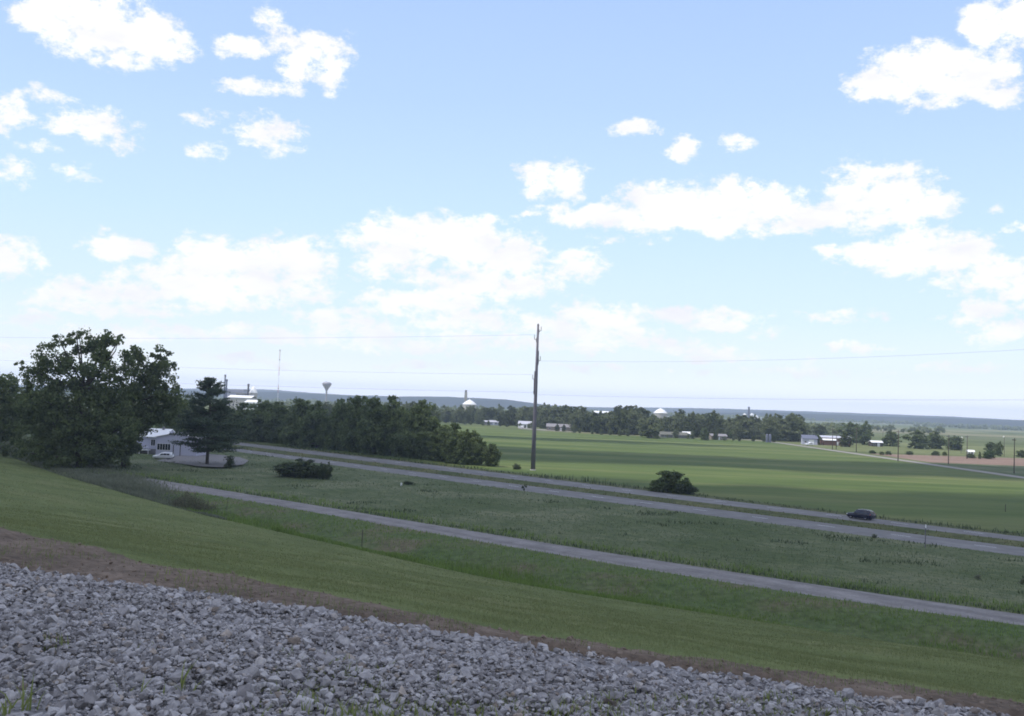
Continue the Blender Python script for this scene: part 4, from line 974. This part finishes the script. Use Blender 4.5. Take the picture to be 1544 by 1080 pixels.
# grain elevator far away on the right
x, y = far(1129, 2100); t = thing('grain_elevator', 'distant grain elevator with a dark tower among white bins', 'grain elevator', (x, y, 0)); H = height_of(1129, 613.5, 2100)
MB().box(-1.6, 1.6, -2, 2, -.2, H).build('tower', M['dark_steel'], t)
for k, (dx, r2, hh) in enumerate(((-8.5, 4, 17), (6.5, 4.6, 18), (16, 3.6, 14))):
    b = MB().lathe([(r2, -.2), (r2, hh*.8)], 18, (dx, 0, 0)).build('bin', M['trim'], t, smooth=True); MB().lathe([(r2*1.04, hh*.8), (0, hh)], 18, (dx, 0, 0)).build('bin_roof', M['white'], b, smooth=True)
MB().box(18, 36, -6, 6, -.2, 8).build('warehouse_wall', M['white'], t); MB().box(17.5, 36.5, -6.5, 6.5, 8.003, 9.2).build('warehouse_roof', M['white'], t)

# ------------------------------------------------------------------ cars
def make_car(name, label, loc, rz, paint, L=4.5, Wd=1.82, Hh=1.7, scale=1.0):
    t = thing(name, label, 'car', loc, rz, None, (scale,)*3); w = Wd/2
    # stations along x (front at -x): x, sill, belt, roof/hood height, half width belt, half width top
    st = [(-.5, .42, .62, .70, .74, .66), (-.485, .30, .70, .80, .86, .78), (-.42, .26, .80, .93, .96, .84), (-.30, .25, .88, 1.0, 1.0, .86), (-.215, .25, .93, 1.06, 1.0, .82), (-.10, .25, .95, 1.56, 1.0, .70), (0.0, .25, .96, Hh-.04, 1.0, .71), (.15, .25, .97, Hh, 1.0, .72), (.33, .25, .98, Hh-.05, 1.0, .71), (.43, .27, 1.0, Hh-.14, .98, .69), (.475, .32, .98, 1.12, .95, .82), (.5, .42, .80, .95, .88, .80)]
    vs = []; fs = []; n = 10
    for (fx_, zs, zb_, zt, wb, wt) in st:
        x_ = fx_*L; a, b = wb*w, wt*w
        vs += [(x_, -a*.9, zs), (x_, -a, zs+.14), (x_, -a*1.0, zb_), (x_, -(a*.35+b*.65), zb_*.35+zt*.65), (x_, -b*.9, zt), (x_, b*.9, zt), (x_, (a*.35+b*.65), zb_*.35+zt*.65), (x_, a, zb_), (x_, a, zs+.14), (x_, a*.9, zs)]
    for i in range(len(st)-1):
        for k in range(n): fs.append((i*n+k, i*n+(k+1) % n, (i+1)*n+(k+1) % n, (i+1)*n+k))
    fs += [tuple(range(n)), tuple(range((len(st)-1)*n, len(st)*n))[::-1]]
    mb = MB().add(vs, fs); mb.build('body', paint, t, smooth=True)
    for sd in (-1, 1):
        for (x0, x1, x2, x3) in ((-.155, -.085, .035, .035), (.05, .05, .20, .20), (.215, .215, .375, .345)):
            def sp(fx_, u):   # point on the glasshouse side at height u between belt and roof
                X = [s_[0] for s_ in st]; zb_ = np.interp(fx_, X, [s_[2] for s_ in st]); zt = np.interp(fx_, X, [s_[3] for s_ in st]); a = np.interp(fx_, X, [s_[4] for s_ in st])*w; b = np.interp(fx_, X, [s_[5] for s_ in st])*w
                y_ = a + ((a*.35+b*.65)-a)*(u/.65); return (fx_*L, sd*(y_+.012), zb_+(zt-zb_)*u)
            q4 = [sp(x0, .08), sp(x3 if x3 != x2 else x2, .08), sp(x2 if x3 == x2 else x3, .62), sp(x1, .62)]
            inner = [(a_, b_-sd*.03, c_) for a_, b_, c_ in q4]
            MB().add(q4+inner, [(0, 1, 2, 3), (7, 6, 5, 4), (0, 4, 5, 1), (1, 5, 6, 2), (2, 6, 7, 3), (3, 7, 4, 0)]).build('side_window', M['glass'], t)
        hl = MB().box(-.497*L, -.44*L, sd*w*.86-.1 if sd > 0 else sd*w*.86-.05, sd*w*.86+.05 if sd > 0 else sd*w*.86+.1, .64, .78); hl.build('headlight', M['lamp_glass'], t, bevel=.02)
        tl = MB().box(.468*L, .487*L, sd*w*.86-.08, sd*w*.86+.08, .82, 1.08); tl.build('tail_light', M['tail'], t, bevel=.01)
        mb = MB().box(-.15*L, -.11*L, min(sd*(w+.0), sd*(w+.16)), max(sd*(w+.0), sd*(w+.16)), .96, 1.08); mb.build('mirror', paint, t, bevel=.02)
        MB().tube([(-.06*L, sd*w*.60, Hh+.03), (.1*L, sd*w*.61, Hh+.05), (.36*L, sd*w*.60, Hh-.0)], .025, 6).build('roof_rail', M['rim'], t)
        for fx_ in (-.31, .29):
            c_ = (fx_*L, sd*(w-.12), .335)
            prof = [(.19, -.10), (.31, -.11), (.335, -.08), (.335, .08), (.31, .11), (.19, .10)]
            m2 = MB().lathe(prof + [prof[0]], 20); m2.v = [(c_[0]+x_, c_[1]+z_, c_[2]+y_) for x_, y_, z_ in m2.v]; wh = m2.build('wheel', M['rubber'], t, smooth=True)
            m3 = MB().lathe([(0, .05), (.07, .08), (.17, .06), (.2, .09), (.2, -.05), (0, -.05)], 16); m3.v = [(c_[0]+x_, c_[1]+sd*z_, c_[2]+y_) for x_, y_, z_ in m3.v]; m3.build('rim', M['rim'], wh)
    MB().add([(-.208*L, -w*.74, 1.10), (-.208*L, w*.74, 1.10), (-.112*L, w*.62, 1.53), (-.112*L, -w*.62, 1.53), (-.20*L, -w*.74, 1.07), (-.20*L, w*.74, 1.07), (-.10*L, w*.62, 1.5), (-.10*L, -w*.62, 1.5)], [(0, 1, 2, 3), (7, 6, 5, 4), (0, 4, 5, 1), (1, 5, 6, 2), (2, 6, 7, 3), (3, 7, 4, 0)]).build('windscreen', M['glass'], t)
    MB().add([(.481*L, -w*.74, 1.15), (.481*L, w*.74, 1.15), (.446*L, w*.60, 1.5), (.446*L, -w*.60, 1.5), (.46*L, -w*.74, 1.15), (.46*L, w*.74, 1.15), (.425*L, w*.60, 1.5), (.425*L, -w*.60, 1.5)], [(3, 2, 1, 0), (4, 5, 6, 7), (0, 1, 5, 4), (1, 2, 6, 5), (2, 3, 7, 6), (3, 0, 4, 7)]).build('rear_window', M['glass'], t)
    MB().box(-.503*L, -.478*L, -w*.6, w*.6, .45, .60).build('grille', M['plastic'], t, bevel=.01)
    MB().box(.478*L, .507*L, -w*.8, w*.8, .40, .60).build('bumper', M['plastic'], t, bevel=.02)
    MB().box(-.44*L, .45*L, -w*.82, w*.82, .2, .32).build('underbody', M['plastic'], t)
    return t
ax, ay = site(1296, 783); bx2, by2 = site(1340, 788.5)
rz_road = math.atan2(by2-ay, bx2-ax)
cy_ = float((c_H3(ax)+c_H4(ax))/2)
make_car('dark_car', 'dark navy car driving left on the farther carriageway', (ax, cy_-.8, gz(ax, cy_-.8)), rz_road, M['navy'], 4.5, 1.8, 1.62)
x, y = site(246, 693.5); make_car('white_car', 'white car parked before the pale house at left', (x, y, .2), R(4), M['car_white'], 4.9, 1.9, 1.75)
x, y = far(1221, 574); make_car('white_car', 'white car parked before the blue grey barn at right', (x, y, .05), R(20), M['car_white'], 5.0, 1.9, 1.9)
x, y = far(787, 728); make_car('white_car', 'white car parked at the farmhouse left of the tall pole', (x, y, .08), R(-20), M['car_white'], 4.5, 1.8, 1.6)

# ------------------------------------------------------------------ light, clouds that shade the ground, sky, haze
SUN_EL, SUN_AZ = R(61), R(-104)      # azimuth measured from +Y towards +X
sun_dir = Vector((math.sin(SUN_AZ)*math.cos(SUN_EL), math.cos(SUN_AZ)*math.cos(SUN_EL), math.sin(SUN_EL)))
L = bpy.data.lights.new('sun', 'SUN'); L.energy = 3.6; L.angle = R(.53); L.color = (1, .955, .89)
so = bpy.data.objects.new('sun', L); COL.objects.link(so); so.rotation_euler = sun_dir.to_track_quat('Z', 'Y').to_euler(); so.location = (-300, 300, 900)

def cloud_mat():
    m, t, b = new_mat('cloud_vapour'); m.node_tree.nodes.remove(b)
    d = t.n('ShaderNodeBsdfDiffuse'); d.inputs[0].default_value = (.95, .95, .96, 1); tr = t.n('ShaderNodeBsdfTranslucent'); tr.inputs[0].default_value = (.9, .9, .92, 1)
    mx = t.n('ShaderNodeMixShader'); mx.inputs[0].default_value = .55; t.l(d.outputs[0], mx.inputs[1]); t.l(tr.outputs[0], mx.inputs[2]); t.l(mx.outputs[0], m.node_tree.nodes['Material Output'].inputs['Surface']); return m
M['cloud'] = cloud_mat()
def inside_dist(px_, py_, poly):
    poly = np.array(poly, float); n = len(poly); ins = np.zeros(px_.shape, bool); dist = np.full(px_.shape, 1e9)
    for i in range(n):
        a = poly[i]; b = poly[(i+1) % n]; c_ = ((a[1] > py_) != (b[1] > py_))
        ins ^= c_ & (px_ < (b[0]-a[0])*(py_-a[1])/(b[1]-a[1]+1e-12)+a[0])
        ab = b-a; t_ = np.clip(((px_-a[0])*ab[0]+(py_-a[1])*ab[1])/(ab@ab), 0, 1); dist = np.minimum(dist, np.hypot(px_-a[0]-t_*ab[0], py_-a[1]-t_*ab[1]))
    return np.where(ins, dist, -dist)
CLOUD_H = 1500.0
def overhead_cloud(shadow, label, seed, rag=26, thick=46):  # out of view; its outline follows the shade wanted on the ground
    P_ = np.array(shadow, float); step = 4.5
    gx = np.arange(P_[:, 0].min()-40, P_[:, 0].max()+40, step); gy = np.arange(P_[:, 1].min()-40, P_[:, 1].max()+40, step)
    X, Y = np.meshgrid(gx, gy, indexing='ij'); d = inside_dist(X, Y, P_) + (fbm(X*.016, Y*.016, seed, 5)-.5)*2*rag + (fbm(X*.09, Y*.09, seed+3, 2)-.5)*34
    f = np.sqrt(np.clip(d/60, 0, 1)); lump = fbm(X*.03, Y*.03, seed+9, 4)
    top = f*thick*(.5+lump); bot = -f*8
    off = sun_dir*(CLOUD_H/sun_dir.z); n, m = X.shape; idx = np.arange(n*m).reshape(n, m); keep = (d > 0)
    kc = keep[:-1, :-1] & keep[1:, :-1] & keep[1:, 1:] & keep[:-1, 1:]
    Q = np.stack([idx[:-1, :-1], idx[1:, :-1], idx[1:, 1:], idx[:-1, 1:]], -1)[kc]
    Vt = np.stack([X+off.x, Y+off.y, CLOUD_H+top+.5], -1).reshape(-1, 3); Vb = np.stack([X+off.x, Y+off.y, CLOUD_H+bot-.5], -1).reshape(-1, 3)
    cnt = {}
    for a, b, c_, d_ in Q.tolist():
        for e in ((a, b), (b, c_), (c_, d_), (d_, a)): cnt[e] = 1
    side = [(a, b) for (a, b) in cnt if (b, a) not in cnt]; N = n*m
    F = np.concatenate([Q, Q[:, ::-1]+N, np.array([(b, a, a+N, b+N) for a, b in side])])
    used = np.unique(F); mp_ = np.zeros(2*N, np.int64); mp_[used] = np.arange(len(used))
    V = np.concatenate([Vt, Vb])[used]
    tag(link('sky_cloud', np_mesh('sky_cloud', V, mp_[F], True), M['cloud']), label, kind='structure')
overhead_cloud([(-700,-250),(520,-250),(520,228),(190,238),(120,238),(60,238),(0,241),(-22,262),(-30,330),(-45,430),(-110,540),(-260,640),(-700,640)], 'broad fair weather cloud high overhead shading the bank and the meadow', 4, 16)
overhead_cloud([(-60,306),(0,300),(60,297),(130,295),(220,295),(420,290),(440,430),(300,420),(180,402),(110,392),(60,388),(0,400),(-70,430)], 'long fair weather cloud high overhead shading the middle of the crop field', 14, 14)
overhead_cloud([(-90,505),(-20,495),(60,490),(130,498),(150,512),(70,528),(0,532),(-80,540)], 'small unseen cloud added overhead to shade a strip of the far crop field', 24, 10)  # added cloud that darkens one narrow strip of the field

# cumulus of the sky, by bearing: (survey x, y, half width, half height, thinness)
CL = [(150,38,125,48,0),(215,55,80,42,0),(75,25,70,30,0),(178,82,45,24,.1),(255,75,42,22,.25),
 (14,172,34,26,0),(135,187,60,26,0),(187,215,30,20,.3),(75,148,46,20,.45),(22,258,46,24,.3),(105,258,50,16,.5),(50,128,30,14,.6),
 (372,72,62,18,.15),(408,35,24,34,.15),(474,85,52,38,0),(500,118,22,24,.1),(390,132,78,15,.35),(430,138,34,13,.3),(312,180,44,15,.35),(411,203,48,28,0),(312,228,38,15,.35),(455,186,22,8,.5),
 (950,193,36,14,.1),(1030,228,32,15,.1),(1035,218,20,12,.1),(1110,216,28,13,.15),(834,271,54,26,0),(865,298,16,12,.3),(800,325,26,9,.35),(1000,198,14,6,.5),
 (1010,306,95,34,0),(1120,312,100,40,0),(900,325,95,20,0),(1210,326,75,28,0),(1060,335,185,22,0),(930,356,44,10,.4),(988,367,22,9,.5),
 (1335,290,88,42,0),(1295,298,60,48,0),(1400,308,52,24,0),(1345,328,55,20,0),
 (1400,112,118,40,0),(1390,95,90,34,0),(1462,112,80,38,0),(1330,128,62,22,0),(1512,140,44,20,0),(1420,150,50,14,.2),
 (1500,35,66,40,0),(1560,30,80,44,0),(1368,165,10,10,.4),(1500,312,12,11,.5),(1538,340,22,11,.2),
 (1380,383,100,34,0),(1450,383,66,36,0),(1300,382,68,18,.1),(1500,420,64,24,0),(1545,425,44,28,0),(1425,430,28,13,.1),
 (1264,478,60,11,.1),(1465,480,60,16,.2),(1515,500,60,17,.1),(1490,465,66,18,.2),(1280,522,56,11,.4),(1230,550,46,11,.5),
 (12,385,46,28,0),(180,373,66,22,.05),(330,392,84,36,0),(440,393,74,38,0),(280,430,110,34,.1),(130,440,84,32,.2),(380,430,130,28,.1),(180,465,130,16,.35),
 (620,362,105,36,0),(700,366,95,42,0),(765,388,66,36,0),(872,400,42,24,0),(580,408,50,16,.05),(720,430,110,26,.05),(640,452,110,20,.1),(790,430,66,20,.1),(600,385,80,24,.1),
 (900,475,80,24,.15),(1040,478,105,17,.2),(930,505,90,26,.3),(520,485,90,17,.25),(700,480,120,22,.25),(420,505,150,18,.35),(1000,520,90,18,.35),(780,515,110,18,.35),(1080,530,80,18,.4),(280,500,100,16,.4),(600,520,170,20,.4),(40,480,60,14,.35),(20,520,90,16,.5),(1450,555,90,12,.5),(200,440,110,24,.25),(90,455,80,16,.3),(330,455,100,20,.2),(480,472,70,12,.3),(560,500,80,14,.3),(700,507,90,14,.3),(850,492,100,20,.25),(880,522,90,14,.35),(380,545,90,10,.4),(620,552,90,9,.4),(880,553,80,10,.45),(180,535,80,9,.4),(740,548,60,8,.4),(1060,560,60,8,.4),(1150,500,60,12,.45),(1080,490,70,14,.2),(560,470,70,16,.3),(170,505,120,20,.4),(90,530,120,14,.5),(1180,560,100,12,.5),(205,80,30,30,.3),(425,60,40,22,.3),(455,110,40,20,.2),(95,165,40,14,.5),(165,165,40,12,.5),(60,225,50,12,.6),(345,200,30,10,.6),(1310,565,60,9,.5)]
w = bpy.data.worlds.new('World'); sc.world = w; w.use_nodes = True; t = NT(w.node_tree); w.node_tree.nodes.clear()
SKY = .10
sky = t.n('ShaderNodeTexSky', sky_type='NISHITA'); sky.sun_disc = False; sky.sun_elevation = SUN_EL; sky.sun_rotation = SUN_AZ; sky.air_density = 1.0; sky.dust_density = 1.0; sky.ozone_density = 1.2; sky.altitude = 150
tc = t.n('ShaderNodeTexCoord'); sp = t.n('ShaderNodeSeparateXYZ'); t.l(tc.outputs['Generated'], sp.inputs[0])
az = t.n('ShaderNodeMath', operation='ARCTAN2'); t.l(sp.outputs[0], az.inputs[0]); t.l(sp.outputs[1], az.inputs[1])
el = t.n('ShaderNodeMath', operation='ARCSINE'); t.l(sp.outputs[2], el.inputs[0])
uv = t.n('ShaderNodeCombineXYZ'); t.l(az.outputs[0], uv.inputs[0]); t.l(el.outputs[0], uv.inputs[1])
nw = t.n('ShaderNodeTexNoise', i_Scale=26.0, i_Detail=5.0, i_Roughness=.6); mpw = t.n('ShaderNodeMapping'); mpw.inputs['Scale'].default_value = (1, 1.5, 1); t.l(uv.outputs[0], mpw.inputs[0]); t.l(mpw.outputs[0], nw.inputs['Vector'])
sb = t.n('ShaderNodeVectorMath', operation='SUBTRACT', i_1=(.5, .5, .5)); t.l(nw.outputs['Color'], sb.inputs[0])
wa = t.n('ShaderNodeVectorMath', operation='MULTIPLY_ADD', i_1=(.042, .026, 0)); t.l(sb.outputs[0], wa.inputs[0]); t.l(uv.outputs[0], wa.inputs[2])
acc = None
for (px, py, rx, ry, thin) in CL:
    if rx < 62: rx *= 1.36; ry *= 1.36; thin += .20
    else: rx *= 1.07; ry *= 1.12
    c_ = bearing(px, py).normalized(); e1 = bearing(px+rx, py).normalized(); e2 = bearing(px, py-ry).normalized()
    u0, v0 = math.atan2(c_.x, c_.y), math.asin(c_.z); ra = abs(math.atan2(e1.x, e1.y)-u0)*1.03; rb_ = abs(math.asin(e2.z)-v0)*1.03
    ma = t.n('ShaderNodeVectorMath', operation='MULTIPLY_ADD', i_1=(1/ra, 1/rb_, 0), i_2=(-u0/ra, -v0/rb_, math.sqrt(thin)))
    t.l(wa.outputs[0], ma.inputs[0]); dt = t.n('ShaderNodeVectorMath', operation='DOT_PRODUCT'); t.l(ma.outputs[0], dt.inputs[0]); t.l(ma.outputs[0], dt.inputs[1])
    if acc is None: acc = dt.outputs['Value']
    else:
        mn = t.n('ShaderNodeMath', operation='SMOOTH_MIN', i_2=.25); t.l(acc, mn.inputs[0]); t.l(dt.outputs['Value'], mn.inputs[1]); acc = mn.outputs[0]
# outside the surveyed part of the sky: cumulus thickened to pale the blue ambient
mpo = t.n('ShaderNodeMapping'); mpo.inputs['Scale'].default_value = (3.0, 5.0, 1); t.l(uv.outputs[0], mpo.inputs[0])
no = t.n('ShaderNodeTexNoise', i_Scale=1.6, i_Detail=4.0); t.l(mpo.outputs[0], no.inputs['Vector'])
mo = t.n('ShaderNodeMapRange'); mo.inputs['From Min'].default_value = .30; mo.inputs['From Max'].default_value = .56; mo.inputs['To Min'].default_value = 2.2; mo.inputs['To Max'].default_value = .2; t.l(no.outputs['Fac'], mo.inputs['Value'])
ab = t.n('ShaderNodeMath', operation='ABSOLUTE'); t.l(az.outputs[0], ab.inputs[0])
g1 = t.n('ShaderNodeMapRange'); g1.inputs['From Min'].default_value = .52; g1.inputs['From Max'].default_value = .62; g1.inputs['To Min'].default_value = 4; g1.inputs['To Max'].default_value = 0; t.l(ab.outputs[0], g1.inputs['Value'])
g2 = t.n('ShaderNodeMapRange'); g2.inputs['From Min'].default_value = .43; g2.inputs['From Max'].default_value = .53; g2.inputs['To Min'].default_value = 4; g2.inputs['To Max'].default_value = 0; t.l(el.outputs[0], g2.inputs['Value'])
gm = t.n('ShaderNodeMath', operation='MINIMUM'); t.l(g1.outputs[0], gm.inputs[0]); t.l(g2.outputs[0], gm.inputs[1])
oo = t.n('ShaderNodeMath', operation='ADD'); t.l(gm.outputs[0], oo.inputs[0]); t.l(mo.outputs[0], oo.inputs[1])
am = t.n('ShaderNodeMath', operation='MINIMUM'); t.l(acc, am.inputs[0]); t.l(oo.outputs[0], am.inputs[1])
# fluffy detail eats into the edges
mpd = t.n('ShaderNodeMapping'); mpd.inputs['Scale'].default_value = (1, 1.45, 1); t.l(uv.outputs[0], mpd.inputs[0])
nd = t.n('ShaderNodeTexNoise', i_Scale=46.0, i_Detail=9.0, i_Roughness=.66); t.l(mpd.outputs[0], nd.inputs['Vector'])
k1 = t.n('ShaderNodeMath', operation='MULTIPLY_ADD', i_1=3.2, i_2=-1.6); t.l(nd.outputs['Fac'], k1.inputs[0])
k2 = t.n('ShaderNodeMath', operation='SUBTRACT', i_0=.88); t.l(am.outputs[0], k2.inputs[1])
k3 = t.n('ShaderNodeMath', operation='ADD'); t.l(k1.outputs[0], k3.inputs[0]); t.l(k2.outputs[0], k3.inputs[1])
cov = t.n('ShaderNodeMapRange', interpolation_type='SMOOTHSTEP'); cov.inputs['From Min'].default_value = -.18; cov.inputs['From Max'].default_value = .66; t.l(k3.outputs[0], cov.inputs['Value'])
# low clouds lose contrast in the haze
lowf = t.n('ShaderNodeMapRange'); lowf.inputs['From Min'].default_value = .0; lowf.inputs['From Max'].default_value = .11; lowf.inputs['To Min'].default_value = .8; lowf.inputs['To Max'].default_value = 1.0; t.l(el.outputs[0], lowf.inputs['Value'])
cv = t.n('ShaderNodeMath', operation='MULTIPLY'); t.l(cov.outputs[0], cv.inputs[0]); t.l(lowf.outputs[0], cv.inputs[1])
# cloud tone: white, thinly grey where thick and low
tone = t.n('ShaderNodeMapRange'); tone.inputs['From Min'].default_value = .3; tone.inputs['From Max'].default_value = .75
mpt = t.n('ShaderNodeMapping'); mpt.inputs['Scale'].default_value = (1, 2.4, 1); t.l(uv.outputs[0], mpt.inputs[0]); nt_ = t.n('ShaderNodeTexNoise', i_Scale=15.0, i_Detail=5.0); t.l(mpt.outputs[0], nt_.inputs['Vector']); t.l(nt_.outputs['Fac'], tone.inputs['Value'])
CLW = 1.04/SKY
cm = t.n('ShaderNodeMix', data_type='RGBA'); cm.inputs[6].default_value = (CLW*.88, CLW*.88, CLW*.93, 1); cm.inputs[7].default_value = (CLW*1.08, CLW*1.08, CLW*1.07, 1); t.l(tone.outputs[0], cm.inputs[0])
# clear sky: bluish above, whitening down into the haze of the horizon
gr = t.n('ShaderNodeMapRange'); gr.inputs['From Min'].default_value = 0; gr.inputs['From Max'].default_value = .42; t.l(el.outputs[0], gr.inputs['Value'])
SKYRAMP = [(0, (1.0, 1.0, 1.0)), (.10, (.86, .95, 1.0)), (.22, (.70, .86, 1.0)), (.42, (.58, .775, 1.0)), (.70, (.465, .645, 1.0)), (1.0, (.395, .56, 1.0))]
rc = ramp(t, gr.outputs[0], SKYRAMP)
hb = t.n('ShaderNodeMapRange', interpolation_type='SMOOTHSTEP'); hb.inputs['From Min'].default_value = .0; hb.inputs['From Max'].default_value = .045; hb.inputs['To Min'].default_value = 1.48/SKY; hb.inputs['To Max'].default_value = 1.14/SKY; t.l(el.outputs[0], hb.inputs['Value'])
rs = t.n('ShaderNodeVectorMath', operation='SCALE'); t.l(hb.outputs[0], rs.inputs['Scale']); t.l(rc, rs.inputs[0])
sm = t.n('ShaderNodeMix', data_type='RGBA'); sm.inputs[0].default_value = .88; t.l(sky.outputs[0], sm.inputs[6]); t.l(rs.outputs[0], sm.inputs[7])
fin = t.n('ShaderNodeMix', data_type='RGBA'); t.l(cv.outputs[0], fin.inputs[0]); t.l(sm.outputs[2], fin.inputs[6]); t.l(cm.outputs[2], fin.inputs[7])
bg = t.n('ShaderNodeBackground'); bg.inputs['Strength'].default_value = SKY; t.l(fin.outputs[2], bg.inputs['Color'])
ow = t.n('ShaderNodeOutputWorld'); t.l(bg.outputs[0], ow.inputs['Surface'])

def haze():
    m = bpy.data.materials.new('haze_air'); m.use_nodes = True; tt = NT(m.node_tree); m.node_tree.nodes.clear()
    v = tt.n('ShaderNodeVolumePrincipled'); v.inputs['Color'].default_value = (.66, .78, 1.0, 1); v.inputs['Density'].default_value = 1.55e-4; v.inputs['Anisotropy'].default_value = .2
    o = tt.n('ShaderNodeOutputMaterial'); tt.l(v.outputs[0], o.inputs['Volume'])
    ob = MB().box(-9100, 9100, -700, 6900, -2.4, 110).build('haze', m); tag(ob, 'thin pale haze over the plain', kind='stuff')
haze()

# ------------------------------------------------------------------ camera and render
cam = bpy.data.cameras.new('camera'); co = bpy.data.objects.new('camera', cam); COL.objects.link(co)
cam.sensor_width = 36; cam.lens = 36*FPX/1544; cam.clip_start = .1; cam.clip_end = 30000
rm = Matrix((_r, _u, -_f)).transposed().to_4x4(); rm.translation = (0, 0, EYE); co.matrix_world = rm
sc.camera = co
sc.render.engine = 'CYCLES'
sc.view_settings.view_transform = 'Standard'; sc.view_settings.look = 'None'; sc.view_settings.exposure = 0.1; sc.view_settings.gamma = 1
cy = sc.cycles; cy.max_bounces = 6; cy.diffuse_bounces = 3; cy.glossy_bounces = 2; cy.transmission_bounces = 3; cy.transparent_max_bounces = 4; cy.volume_bounces = 1
cy.pixel_filter_type = 'BLACKMAN_HARRIS'; cy.filter_width = 1.8; cy.use_denoising = True
